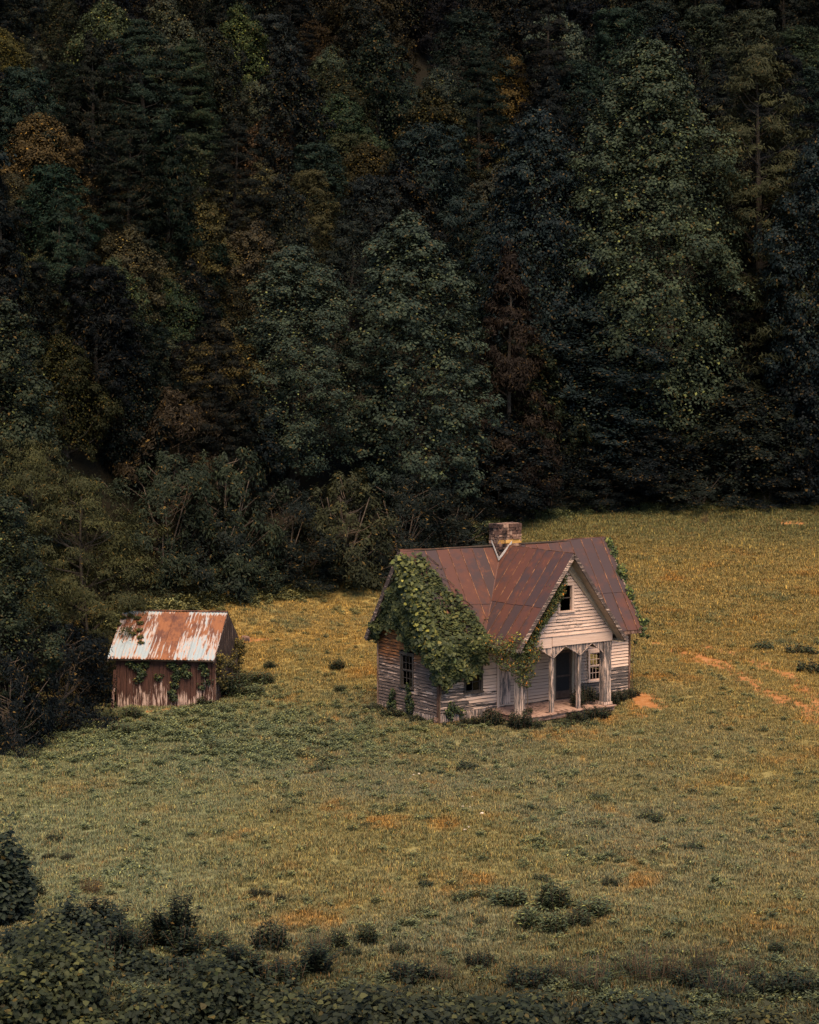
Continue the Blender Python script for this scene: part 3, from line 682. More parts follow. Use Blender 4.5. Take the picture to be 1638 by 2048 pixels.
# ================================================================== SHED
sx, sy, sz = ground_at(234, 1416)
SA = R(-7.5); shed = tag(empty('shed', (sx, sy, sz), SA), 'small plank shed with peeling white paint under a white and rusty sheet metal gable roof', 'shed')
SW, SD, SE_, SR = 4.42, 4.9, 2.20, 3.98; SO = .30; SS = (SR-SE_)/(SD/2+SO)
def S3(u, v, z): return (u, -v, z)
def plank_wall(to3, a0, a1, zlo, cap, mat, lab=None, side=1):
    core = MB(); cb = []
    a = a0
    while a < a1-.03:
        w_ = random.uniform(.11, .19); b = min(a+w_, a1); h = cap((a+b)/2)
        bot = zlo+(random.uniform(-.04, .06) if random.random() < .75 else random.uniform(.05, .22)); lean = random.gauss(0, .012); m = MB(); d = random.uniform(.0, .016); th_ = .022
        p = [to3(a+.006, bot, d), to3(b-.006, bot, d), to3(b-.006+lean, h, d*.5), to3(a+.006+lean, h, d*.5)]
        q = [to3(a+.006, bot, d+th_), to3(b-.006, bot+random.uniform(-.03, .03), d+th_), to3(b-.006+lean, h, d*.5+th_), to3(a+.006+lean, h, d*.5+th_)]
        m.v = p+q; m.f = [(3, 2, 1, 0), (4, 5, 6, 7), (0, 1, 5, 4), (1, 2, 6, 5), (2, 3, 7, 6), (3, 0, 4, 7)]
        cb.append(m.mesh('plank', mat)); a = b
    for zz in (.35, 1.2, 2.0):
        b = len(core.v); core.v += [to3(a0, zz, -.08), to3(a1, zz, -.08), to3(a1, zz+.1, -.08), to3(a0, zz+.1, -.08), to3(a0, zz, -.005), to3(a1, zz, -.005), to3(a1, zz+.1, -.005), to3(a0, zz+.1, -.005)]
        core.f += [tuple(b+i for i in q) for q in ((3, 2, 1, 0), (4, 5, 6, 7), (0, 1, 5, 4), (1, 2, 6, 5), (2, 3, 7, 6), (3, 0, 4, 7))]
    w = core.build('wall', M['dark_wood'], shed)
    if lab: w['label'] = lab
    for me in cb: link('plank', me, w)
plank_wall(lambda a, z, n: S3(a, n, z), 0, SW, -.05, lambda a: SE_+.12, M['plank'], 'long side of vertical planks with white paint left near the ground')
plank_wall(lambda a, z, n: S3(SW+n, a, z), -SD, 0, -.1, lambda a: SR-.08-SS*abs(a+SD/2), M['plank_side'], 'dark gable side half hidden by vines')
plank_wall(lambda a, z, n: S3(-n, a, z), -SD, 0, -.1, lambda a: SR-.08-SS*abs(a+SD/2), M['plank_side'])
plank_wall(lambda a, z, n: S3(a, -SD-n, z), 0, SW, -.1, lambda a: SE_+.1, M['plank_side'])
m = MB(); m.box((.03, .3, -.1), (SW-.03, SD-.1, .02)); m.build('floor', M['dark_wood'], shed)
for u in (.0, SW-.1):
    m = MB(); m.box((u, .0, -.2), (u+.1, .1, SE_)); m.build('corner_post', M['trim_brown'], shed)
m = MB(); m.bar(S3(-.14, .25, -.02), S3(-.05, .06, 1.7), .13, .025, (0, 1, 0)); m.build('leaning_board', M['plank'], shed)
m = MB(); m.bar(S3(2.9, .5, .05), S3(4.0, .42, .10), .12, .04); m.build('fallen_board', M['plank'], shed)
m = MB(); m.bar(S3(.9, .45, .04), S3(1.5, .5, .07), .12, .04); m.build('fallen_board', M['plank'], shed)
rl = SD/2+SO
m = MB(); m.quad_prism([S3(-.30, -SD/2, SR-.03), S3(SW-.02, -SD/2, SR-.03), S3(SW-.02, SO-.03, SE_-.01), S3(-.30, SO-.03, SE_-.01)], (0, 0, -.04), 1); sroof = m.build('roof', M['dark_wood'], shed)
m = MB(); m.quad_prism([S3(-.30, -SD/2, SR-.03), S3(SW-.02, -SD/2, SR-.03), S3(SW-.02, -SD-SO+.03, SE_-.01), S3(-.30, -SD-SO+.03, SE_-.01)], (0, 0, -.04), 1); m.build('decking', M['dark_wood'], sroof)
ends = [random.uniform(-.05, .04) for _ in range(8)]
rusts = [-.02, .16, .02, .45, .60, .12, -.10, .16]
nS = 8; u = -.33; ws = (SW+.33)/nS
for side in (1, -1):
    for k in range(nS):
        ua = -.33+k*ws; ub = ua+ws+.02; prof = []
        for j in range(13):
            f = j/12; s = ua+(ub-ua)*f; rib = .030 if j in (0, 3, 6, 9, 12) else 0.0
            prof.append((s, rib))
        V = []; DN = []; lenr = rl
        for i in range(9):
            f = i/8; v = -SD/2+side*f*(rl+ends[k]); z = SR-(SR-SE_)*f
            for (s, rb) in prof: V.append(S3(s, v, z+.012+rb+(.012 if k % 2 else .006))); DN.append(f)
        F = [(i*13+j, i*13+j+1, (i+1)*13+j+1, (i+1)*13+j) for i in range(8) for j in range(12)]
        me = mesh_np('metal_sheet', np.array(V), np.array(F), [M['tin']], {'down': ('POINT', DN)})
        o = link('metal_sheet', me, sroof); o.color = (rusts[k], 0, 0, 1)
m = MB(); m.bar(S3(1.2, -SD/2, SR+.05), S3(SW+.03, -SD/2, SR+.05), .16, .03); m.build('ridge_cap', M['seam'], sroof)
m = MB(); m.bar(S3(-.30, -SD/2, SR+.045), S3(1.25, -SD/2, SR+.04), .14, .025); m.build('ridge_cap', M['seam'], sroof)
for sgn in (1, -1):
    m = MB(); m.bar(S3(SW+.0, -SD/2, SR-.07), S3(SW+.0, -SD/2+sgn*rl, SE_-.07), .04, .11); m.build('rake_board', M['rake'], sroof)
    m = MB(); m.bar(S3(-.32, -SD/2, SR-.07), S3(-.32, -SD/2+sgn*rl, SE_-.07), .04, .11); m.build('rake_board', M['rake'], sroof)
# stump-like bucket beyond the shed
x, y, z = ground_at(491, 1283)
m = MB(); m.tube([(0, 0, -.1), (0, 0, .12), (.02, 0, .24)], [.26, .22, .19], 10); o = m.build('stump', M['stone'], None); o.location = (x, y, z)
tag(o, 'small brown stump standing in bare orange soil between shed and house', 'stump')

# ================================================================== FOLIAGE GENERATORS
def rot_basis(n, r):
    a = r.normal(size=n.shape); t1 = np.cross(n, a); t1 /= np.linalg.norm(t1, axis=1, keepdims=True)+1e-9; return t1, np.cross(n, t1)
def leaves_mesh(name, C, N, size, mat, r, shape='diamond', asp=.62, rnd=None):
    """one small folded leaf face per centre"""
    N = N/(np.linalg.norm(N, axis=1, keepdims=True)+1e-9); t1, t2 = rot_basis(N, r); n = len(C); s = size[:, None]
    if shape == 'diamond':
        loc = [(-.5, 0, 0), (0, -asp/2, .10), (.5, 0, 0), (0, asp/2, .10)]; faces = [(0, 1, 2, 3)]
    elif shape == 'tri':
        loc = [(-.5, 0, 0), (.25, -asp/2, .08), (.5, asp*.5, -.05)]; faces = [(0, 1, 2)]
    elif shape == 'lobed':        # broad three-lobed vine leaf
        loc = [(-.42, 0, .02), (-.25, -.42, -.06), (.12, -.30, 0), (.55, 0, -.10), (.12, .30, 0), (-.25, .42, -.06)]; faces = [(0, 1, 2, 3), (0, 3, 4, 5)]
    k = len(loc); V = np.zeros((n, k, 3))
    for i, (a, b, c) in enumerate(loc): V[:, i] = C+s*(a*t1+b*t2+c*N)
    F = np.concatenate([np.arange(n)[:, None]*k+np.array(f)[None] for f in faces]) if len(faces) == 1 else np.stack([np.arange(n)[:, None]*k+np.array(f)[None] for f in faces], 1).reshape(-1, len(faces[0]))
    q = len(faces); rnd = r.random(n) if rnd is None else np.clip(rnd, 0, 1)
    return mesh_np(name, V.reshape(-1, 3), F, [mat], {'rnd': ('FACE', np.repeat(rnd, q)), 'rnd2': ('FACE', np.repeat(r.random(n), q))})
def clumps_leaves(r, centers, rad, out, nleaf, flat_=.8, upb=.35, shell=.35, droop=0.):
    w = rad**2; cnt = np.maximum(3, (nleaf*w/w.sum()).astype(int)); idx = np.repeat(np.arange(len(centers)), cnt); n = len(idx)
    d = r.normal(size=(n, 3)); d /= np.linalg.norm(d, axis=1, keepdims=True)
    d = d+out[idx]*.55+np.array([0, 0, upb]); d /= np.linalg.norm(d, axis=1, keepdims=True)
    rr = rad[idx]*(shell+(1-shell)*r.random(n))*(1+.25*r.normal(size=n))
    off = d*rr[:, None]*np.array([1, 1, flat_]); off[:, 2] -= droop*rr*r.random(n)
    C = centers[idx]+off; Nn = d*.9+out[idx]*.5+r.normal(size=(n, 3))*.42+np.array([0, 0, .45])
    cr = r.random(len(centers)); rnd = np.clip(.30+.40*r.random(n)+.45*(cr[idx]-.5)+.0, 0, 1)
    return C, Nn, rnd
PROTO = {}
def make_tree(key, H, Rw, z0, prof, ncl, crad, nleaf, ls, mat, seed, flat_=.8, upb=.35, shape='diamond', asp=.62, inner=.35, trunk=.25, lobe=.22, whorl=0, droop=0., limbs=26, barkm='bark', multi=1, tiltout=0.):
    r = np.random.default_rng(seed); ph = r.random(6)*6.28
    cs, rs, out = [], [], []
    # lobes: big sub-crowns push the outline in and out
    nl_ = 9; lt = r.random(nl_); la = r.random(nl_)*6.28; lw = r.uniform(.5, 1., nl_)
    if not whorl and not droop:
        nlobe = max(26, ncl//6)
        for i in range(nlobe):
            t = (i+.5)/nlobe; t = t**.85; a = i*2.39996+r.normal()*.25; pr = float(np.interp(t, prof[0], prof[1]))
            bump_ = max(lw[j]*max(0, math.cos(a-la[j]))**3*math.exp(-((t-lt[j])/.16)**2) for j in range(nl_))
            LR = Rw*r.uniform(.20, .38)*(.6+.4*pr); rr = max(0, (Rw*pr*(.86+lobe*(r.normal()*.5+bump_))-LR*.5)*(1-.12*r.random())*(.5 if i % 6 == 5 else 1))
            lc = np.array([rr*math.cos(a), rr*math.sin(a), z0+(H-z0-LR*.6)*t+r.normal()*.25]); od = np.array([math.cos(a)*.75*(1-t*.6), math.sin(a)*.75*(1-t*.6), .35+.7*t])
            for j in range(9):
                d = r.normal(size=3); d /= np.linalg.norm(d); d = d+od*.9; d /= np.linalg.norm(d)
                cs.append(lc+d*LR*r.uniform(.7, 1.05)*np.array([1, 1, .8])); rs.append(LR*r.uniform(.35, .6)); out.append(d)
        ncl = len(cs)
    for i in range(ncl if (whorl or droop) else 0):
        t = r.random()**.9
        if whorl: t = (np.floor(t*whorl)+.5+.33*r.normal())/whorl; t = float(np.clip(t, 0, 1))
        a = r.random()*6.28; pr = float(np.interp(t, prof[0], prof[1]))
        f = 1+lobe*(math.sin(2*a+ph[0]+4*t)+.7*math.sin(3*a+ph[1]-7*t)+.6*math.sin(5*a+9*t+ph[2]))
        bump_ = 0
        for j in range(nl_):
            da = math.cos(a-la[j]); bump_ = max(bump_, lw[j]*max(0, da)**3*math.exp(-((t-lt[j])/.13)**2))
        f *= .84+.30*bump_
        rr = Rw*pr*f*(1-inner*r.random()**2)
        c = (rr*math.cos(a), rr*math.sin(a), z0+(H-z0)*t+r.normal()*.2+tiltout*rr)
        cs.append(c); rs.append(crad*r.uniform(.55, 1.3)*(.55+.45*pr)); out.append((math.cos(a)*.8, math.sin(a)*.8, .3))
    cs = np.array(cs); rs = np.array(rs); out = np.array(out)
    lobed_ = not whorl and not droop
    C, Nn, rnd = clumps_leaves(r, cs, rs, out, int(nleaf*(.74 if lobed_ else 1)), flat_, upb, droop=droop)
    if lobed_:      # leaves over the whole envelope, and an inner fill
        for frac, q0, q1 in ((.09, .84, .98), (.17, .45, .75)):
            m_ = int(nleaf*frac); tt = r.random(m_)**.85; aa = r.random(m_)*6.283; pr = np.interp(tt, prof[0], prof[1])
            kk = 1+.10*np.sin(3*aa+11*tt+ph[3])+.08*np.sin(7*aa-17*tt+ph[4])+.05*np.sin(13*aa+31*tt)
            rr_ = Rw*pr*kk*r.uniform(q0, q1, m_)*.93
            c_ = np.stack([rr_*np.cos(aa), rr_*np.sin(aa), z0+(H-z0)*tt*.97], 1)+r.normal(size=(m_, 3))*.16
            n_ = np.stack([np.cos(aa)*(1-tt*.5), np.sin(aa)*(1-tt*.5), .4+tt], 1)+r.normal(size=(m_, 3))*.45
            C = np.concatenate([C, c_]); Nn = np.concatenate([Nn, n_]); rnd = np.concatenate([rnd, r.random(m_)**1.2])
    sz = ls*r.uniform(.65, 1.35, len(C))
    crown = leaves_mesh(key+'_crown', C, Nn, sz, mat, r, shape, asp, rnd)
    tm = MB(); top = H*.93
    bend = r.normal(size=2)*.25
    path = [(bend[0]*math.sin(k*.7)*.5, bend[1]*math.sin(k*.9)*.5, -.6+(top+.6)*k/9) for k in range(10)]
    if multi == 1: tm.tube(path, [trunk*(1.15-.1*k)*(1.3 if k == 0 else 1) if k < 9 else .03 for k in range(10)], 7)
    else:
        for j in range(multi):
            a = 6.28*j/multi+r.random(); q = Rw*.45
            tm.tube([(.1*math.cos(a), .1*math.sin(a), -.4), (q*.35*math.cos(a), q*.35*math.sin(a), H*.3), (q*math.cos(a+.3), q*math.sin(a+.3), H*.75)], [trunk, trunk*.75, .03], 6)
    pick = r.choice(ncl, min(limbs, ncl), replace=False)
    for i in pick:
        c = cs[i]; zb = max(.3, min(top*.95, c[2]-np.hypot(c[0], c[1])*r.uniform(.25, .8))); k = zb/top
        tm.tube([(0, 0, zb), (c[0]*.5, c[1]*.5, zb+(c[2]-zb)*.35), (c[0]*.96, c[1]*.96, c[2])], [trunk*(1.05-k)*.42+.02, trunk*(1.05-k)*.25+.015, .015], 4)
    trunkme = tm.mesh(key+'_trunk', M[barkm]); PROTO[key] = (crown, trunkme, H, Rw)
popl = ([0, .12, .35, .62, .82, .93, 1], [.70, .95, 1., .86, .64, .42, .12])
oval = ([0, .2, .45, .7, .88, 1], [.65, .98, 1., .85, .55, .12])
dome = ([0, .15, .5, .75, .9, 1], [.8, 1., .97, .78, .5, .12])
coni = ([0, .1, .4, .7, 1], [.9, 1., .75, .42, .06])
make_tree('poplar_a', 22, 5.2, 1.5, popl, 620, .88, 90000, .21, M['leaf'], 1, upb=.5, trunk=.4)
make_tree('poplar_b', 22, 4.6, 2.0, oval, 560, .85, 80000, .21, M['leaf'], 2, upb=.5, trunk=.38)
make_tree('giant_poplar', 33, 6.6, 3., popl, 900, .9, 125000, .24, M['leaf'], 41, upb=.5, trunk=.5, lobe=.26)
make_tree('oak_a', 12, 5.2, .8, dome, 300, .95, 38000, .25, M['leaf'], 3, trunk=.3, lobe=.28)
make_tree('oak_b', 13, 4.6, .8, oval, 270, .95, 34000, .25, M['leaf'], 4, trunk=.3, lobe=.30)
make_tree('oak_c', 11, 5.0, .6, dome, 240, .92, 30000, .25, M['leaf'], 5, trunk=.28, lobe=.34)
make_tree('white_pine', 24, 4.8, 4.0, ([0, .15, .45, .75, 1], [.75, 1., .85, .6, .15]), 280, 1.25, 40000, .34, M['needle'], 6, flat_=.34, asp=.22, whorl=13, inner=.6, trunk=.36, limbs=60, lobe=.3, tiltout=.10)
make_tree('pine_a', 14, 4.4, 2.0, ([0, .3, .7, 1], [.7, 1., .85, .4]), 210, 1.05, 30000, .34, M['needle'], 7, flat_=.5, asp=.25, inner=.5, trunk=.25, limbs=40, lobe=.32)
make_tree('hemlock', 14, 3.9, .5, coni, 230, .95, 32000, .30, M['needle'], 8, flat_=.38, asp=.25, whorl=15, inner=.45, trunk=.24, limbs=40, droop=.5, lobe=.22)
make_tree('thicket_a', 7, 3.9, .2, dome, 110, .95, 17000, .26, M['bush'], 9, asp=.3, trunk=.07, multi=5, limbs=60, barkm='twig', flat_=.6, droop=.9, lobe=.3)
make_tree('thicket_b', 6, 3.6, .2, ([0, .2, .6, 1], [1., 1., .8, .2]), 100, .9, 15000, .25, M['bush'], 10, asp=.34, trunk=.06, multi=6, limbs=70, barkm='twig', flat_=.55, droop=1.0, lobe=.34)
make_tree('willow', 8, 3.6, .5, dome, 150, .8, 24000, .22, M['bush'], 12, asp=.22, trunk=.12, multi=3, limbs=40, flat_=.9, droop=.8, lobe=.2)
make_tree('near_broad', 17, 4.2, .3, ([0, .2, .5, .8, 1], [.95, 1., .9, .7, .3]), 330, .95, 56000, .19, M['leaf'], 13, trunk=.26, limbs=50, lobe=.3, asp=.6)
make_tree('feathery', 9.5, 4.6, 2.2, ([0, .3, .65, 1], [.85, 1., .8, .3]), 170, 1.05, 44000, .20, M['bush'], 14, asp=.22, flat_=.28, trunk=.16, limbs=50, whorl=6, droop=.6, lobe=.3, inner=.5)
# ---------------- placing trees
def put(key, name, label, group, x, y, h, w, tint, rz=None, lean=(0, 0), kind=None, cat='tree'):
    crown, tr, H, Rw = PROTO[key]
    o = empty(name, (x, y, tz(x, y)-.1), random.random()*6.28 if rz is None else rz)
    o.scale = (w/(2*Rw), w/(2*Rw), h/H); o.rotation_euler.x = lean[0]+random.gauss(0, .02); o.rotation_euler.y = lean[1]+random.gauss(0, .02)
    tag(o, label, cat, group)
    c = link('crown', crown, o); c.color = (*tint, 1); link('trunk', tr, o)
    return o
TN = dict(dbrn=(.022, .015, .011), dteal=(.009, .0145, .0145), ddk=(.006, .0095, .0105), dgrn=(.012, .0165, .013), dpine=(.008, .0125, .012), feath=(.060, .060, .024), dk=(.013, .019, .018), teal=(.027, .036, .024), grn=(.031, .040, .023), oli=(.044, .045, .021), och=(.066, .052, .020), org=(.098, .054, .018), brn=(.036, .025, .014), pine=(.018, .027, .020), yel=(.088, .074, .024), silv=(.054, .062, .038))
def by_top(px, top, Y, w_px):
    x = (px-819)/FPX*(Y*math.cos(PITCH)-(-4)*math.sin(PITCH)); z0 = tz(x, Y)
    lo, hi = 1., 45.
    for _ in range(40):
        mid = (lo+hi)/2
        if project(x, Y, z0+mid)[1] > top: lo = mid
        else: hi = mid
    px0, _ = project(x, Y, z0+lo); px1, _ = project(x+1, Y, z0+lo)
    x += (px-px0)/(px1-px0); return x, Y, lo, w_px/(px1-px0)
def hero(key, name, label, px, top, Y, wpx, tn, group=None, **k):
    x, y, h, w = by_top(px, top, Y, wpx); return put(key, name, label, group, x, y, h*.99, w, tuple(q*(1.28 if 'tulip' in name else .72) for q in TN[tn]), **k)
hero('giant_poplar', 'tulip_tree', 'giant tulip tree right of centre whose crown reaches near the top of the photo', 1310, 75, 151, 360, 'grn', rz=1.0)
hero('poplar_b', 'tulip_tree', 'tall dark tulip tree standing straight behind the farmhouse roof', 835, 425, 126, 300, 'teal', rz=2.0)
hero('poplar_a', 'tulip_tree', 'tall tulip tree just left of the one behind the farmhouse with a light tipped dome', 585, 487, 124, 270, 'teal', rz=4.1)
hero('white_pine', 'white_pine', 'layered white pine with russet tip at the right edge above the meadow', 1530, 92, 154, 300, 'oli', rz=.4)
hero('poplar_b', 'tulip_tree', 'dark leafy tree cut off by the right edge of the photo', 1650, 260, 149, 230, 'dteal', rz=.9)
hero('poplar_a', 'tulip_tree', 'dark broadleaf tree left of the giant tulip tree with dead spire beside it', 1080, 215, 150, 270, 'dteal', rz=5.0)
hero('poplar_b', 'tulip_tree', 'dark broadleaf tree filling the gap between the giant tulip tree and the meadow edge', 1195, 590, 149, 290, 'dteal', rz=3.0)
hero('hemlock', 'hemlock', 'brownish conifer with drooping twigs right of the tree behind the farmhouse', 1020, 490, 139, 190, 'dbrn')
hero('oak_b', 'broadleaf_tree', 'bushy green tree with drooping sprays at the right meadow edge', 1480, 765, 147.5, 250, 'dgrn')
hero('oak_a', 'broadleaf_tree', 'low dark tree at the meadow edge below the giant tulip tree', 1300, 850, 146.5, 220, 'ddk')
hero('oak_c', 'broadleaf_tree', 'dark tree leaning into the frame at the lower right forest edge', 1620, 700, 148, 230, 'ddk')
hero('oak_b', 'broadleaf_tree', 'dark tree at the forest edge directly above the chimney', 1010, 830, 139, 230, 'ddk')
hero('oak_c', 'broadleaf_tree', 'shadowy low tree at the forest edge right of the chimney', 1140, 880, 145, 200, 'ddk')
hero('hemlock', 'hemlock', 'dark conifer rising between the low meadow edge trees on the right', 1395, 540, 152, 230, 'dpine')
hero('willow', 'willow_bush', 'yellow green willowy tree on the left above the orange brown bush', 200, 805, 117, 200, 'yel', cat='tree')
hero('oak_b', 'broadleaf_tree', 'ochre leafed tree left of the light domed tulip tree', 440, 650, 122, 190, 'och')
hero('oak_c', 'broadleaf_tree', 'dark rounded tree to the left of the light domed tulip tree, low on its side', 480, 760, 121, 190, 'dteal')
hero('thicket_a', 'brown_bush', 'dark orange brown bush on the left between the willowy tree and the tulip trees', 340, 775, 116, 230, 'brn', cat='bush')
hero('oak_a', 'broadleaf_tree', 'small silvery green tree above the yellow green willowy tree', 280, 655, 124, 170, 'silv')
for i, (px, top, Y, w, key, tn, lab) in enumerate([
    (330, 905, 109, 240, 'thicket_a', 'grn', 'arching olive thicket above the shed at the left meadow edge'),
    (450, 885, 111, 230, 'thicket_b', 'grn', 'twiggy olive brown thicket with bare arching branches at the left meadow edge'),
    (430, 1000, 109.5, 200, 'thicket_b', 'dgrn', 'low thicket of bare drooping branches at the foot of the left meadow edge'),
    (570, 960, 113, 220, 'thicket_a', 'dgrn', 'dark green thicket between the shed and the farmhouse, at the forest foot'),
    (690, 930, 114, 230, 'thicket_b', 'oli', 'vine hung thicket left of the farmhouse roof peak'),
    (800, 950, 118, 230, 'thicket_a', 'dgrn', 'twiggy thicket directly above the left half of the farmhouse roof'),
    (900, 970, 125, 200, 'thicket_b', 'dgrn', 'dark thicket just left of the chimney'),
    (1000, 930, 137, 190, 'thicket_a', 'ddk', 'dark thicket behind the chimney'),
    (1090, 940, 143, 190, 'thicket_b', 'dgrn', 'dark thicket just right of the chimney at the meadow end'),
    (1200, 945, 144.5, 180, 'thicket_a', 'ddk', 'low dark shrubbery along the right forest edge, left of the bare red soil'),
    (1400, 930, 145.5, 200, 'thicket_b', 'dgrn', 'leafy shrub at the right forest edge beneath the dark conifer'),
    (1540, 935, 147, 200, 'thicket_a', 'ddk', 'shadowed shrub at the right forest edge above the bare red soil'),
    (1650, 920, 148, 200, 'thicket_b', 'ddk', 'shadowed shrub cut off by the right edge at the meadow end')]):
    hero(key, 'thicket', lab, px, top, Y, w, tn, cat='bush')
# near trees on the left
hero('near_broad', 'broadleaf_tree', 'nearest dark tree filling the left edge beside the shed, with glinting leaves', -10, 985, 82, 270, 'grn', rz=.3)
hero('near_broad', 'broadleaf_tree', 'tall thin crowned tree at the left edge behind the nearest dark tree', -20, 600, 97, 300, 'grn', rz=2.6)
hero('feathery', 'walnut_tree', 'feathery spreading tree whose boughs reach over the left end of the shed roof', 168, 955, 91.5, 310, 'feath', rz=1.2)
hero('feathery', 'walnut_tree', 'feathery tree half hidden behind the nearest dark tree on the left', 60, 880, 93, 290, 'feath', rz=3.2)
hero('thicket_a', 'bush', 'dark bush at the foot of the nearest tree left of the shed', 110, 1240, 84, 230, 'ddk', cat='bush')
hero('thicket_b', 'bush', 'dark bush touching the left end of the shed', 185, 1290, 89, 130, 'ddk', cat='bush')
hero('thicket_b', 'bush', 'low dark bush at the left edge below the nearest tree', 20, 1290, 79.5, 170, 'ddk', cat='bush')
hero('thicket_a', 'bush', 'pale leaved bush glimpsed through the trunks left of the shed', 215, 1250, 93, 120, 'oli', cat='bush')
for (px, top, Y, w, key, tn, lab) in [
    (470, 1075, 109.5, 170, 'thicket_b', 'grn', 'low leafy scrub at the forest foot above the gap between shed and thicket'),
    (610, 1085, 112.5, 180, 'thicket_a', 'dgrn', 'low scrub on the forest foot line midway between shed and farmhouse'),
    (730, 1080, 115, 160, 'thicket_b', 'dgrn', 'low scrub on the forest foot line nearest the farmhouse'),
    (350, 1110, 108, 130, 'thicket_a', 'oli', 'low scrub on the forest foot line just right of the feathery tree')]:
    hero(key, 'thicket', lab, px, top, Y, w, tn, cat='bush')

# hillside trees: (centre x, top y, width px, prototype, tint) placed where a tree of that height tops out there
KN = {'poplar_a': 'tulip_tree', 'poplar_b': 'tulip_tree', 'oak_a': 'broadleaf_tree', 'oak_b': 'broadleaf_tree', 'oak_c': 'broadleaf_tree', 'white_pine': 'white_pine', 'pine_a': 'pine_tree', 'hemlock': 'hemlock'}
KD = {'poplar_a': 'tall tulip tree', 'poplar_b': 'tall tulip tree', 'oak_a': 'domed broadleaf tree', 'oak_b': 'oval broadleaf tree', 'oak_c': 'bushy broadleaf tree', 'white_pine': 'layered white pine', 'pine_a': 'round topped pine', 'hemlock': 'drooping hemlock'}
TD = dict(dk='blackish green', teal='blue green', grn='deep green', oli='olive', och='ochre tinged', org='orange tinged', brn='brownish', pine='dark green', yel='yellow green', silv='silvery green')
used_xy = []
XW = [(.04, 'at the left edge'), (.10, 'near the left edge'), (.15, 'an eighth across'), (.22, 'a fifth across'), (.29, 'a quarter across'), (.36, 'a third across'), (.43, 'two fifths across'), (.5, 'just left of middle'), (.57, 'just right of middle'), (.63, 'three fifths across'), (.70, 'two thirds across'), (.77, 'three quarters across'), (.84, 'four fifths across'), (.90, 'seven eighths across'), (.96, 'near the right edge'), (9, 'at the right edge')]
YW = [(.005, 'cut off by the top'), (.04, 'near the top'), (.08, 'a sixteenth down'), (.115, 'a tenth down'), (.15, 'an eighth down'), (.185, 'a sixth down'), (.225, 'a fifth down'), (.28, 'a quarter down'), (.33, 'three tenths down'), (9, 'over a third down')]
def zone(px, py):
    return next(w for f, w in XW if px/1638 < f), next(w for f, w in YW if py/2048 < f)
HF = {'poplar_a': 1.9, 'poplar_b': 2., 'oak_a': 1.25, 'oak_b': 1.5, 'oak_c': 1.15, 'white_pine': 2.3, 'pine_a': 1.6, 'hemlock': 1.9}
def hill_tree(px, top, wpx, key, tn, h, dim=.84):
    hf = random.uniform(.95, 1.2)
    best = None
    for Y in np.arange(112, 400, 1.5):
        x = (px-819)/FPX*Y
        if Y < edge(x)+5: continue
        h = wpx/FPX*Y*HF[key]*hf
        py = project(x, Y, tz(x, Y)+h)[1]
        if py <= top: best = (x, Y); break
    if best is None: return False
    x, Y = best; w = wpx/FPX*Y
    c, row = zone(px, top)
    lab = f"{TD[tn]} {KD[key]} uphill, {c}, {row}"
    put(key, KN[key], lab, lab, x, Y, h, w, tuple(q*dim*random.uniform(.8, 1.2) for q in TN[tn])); used_xy.append((px, top)); return True
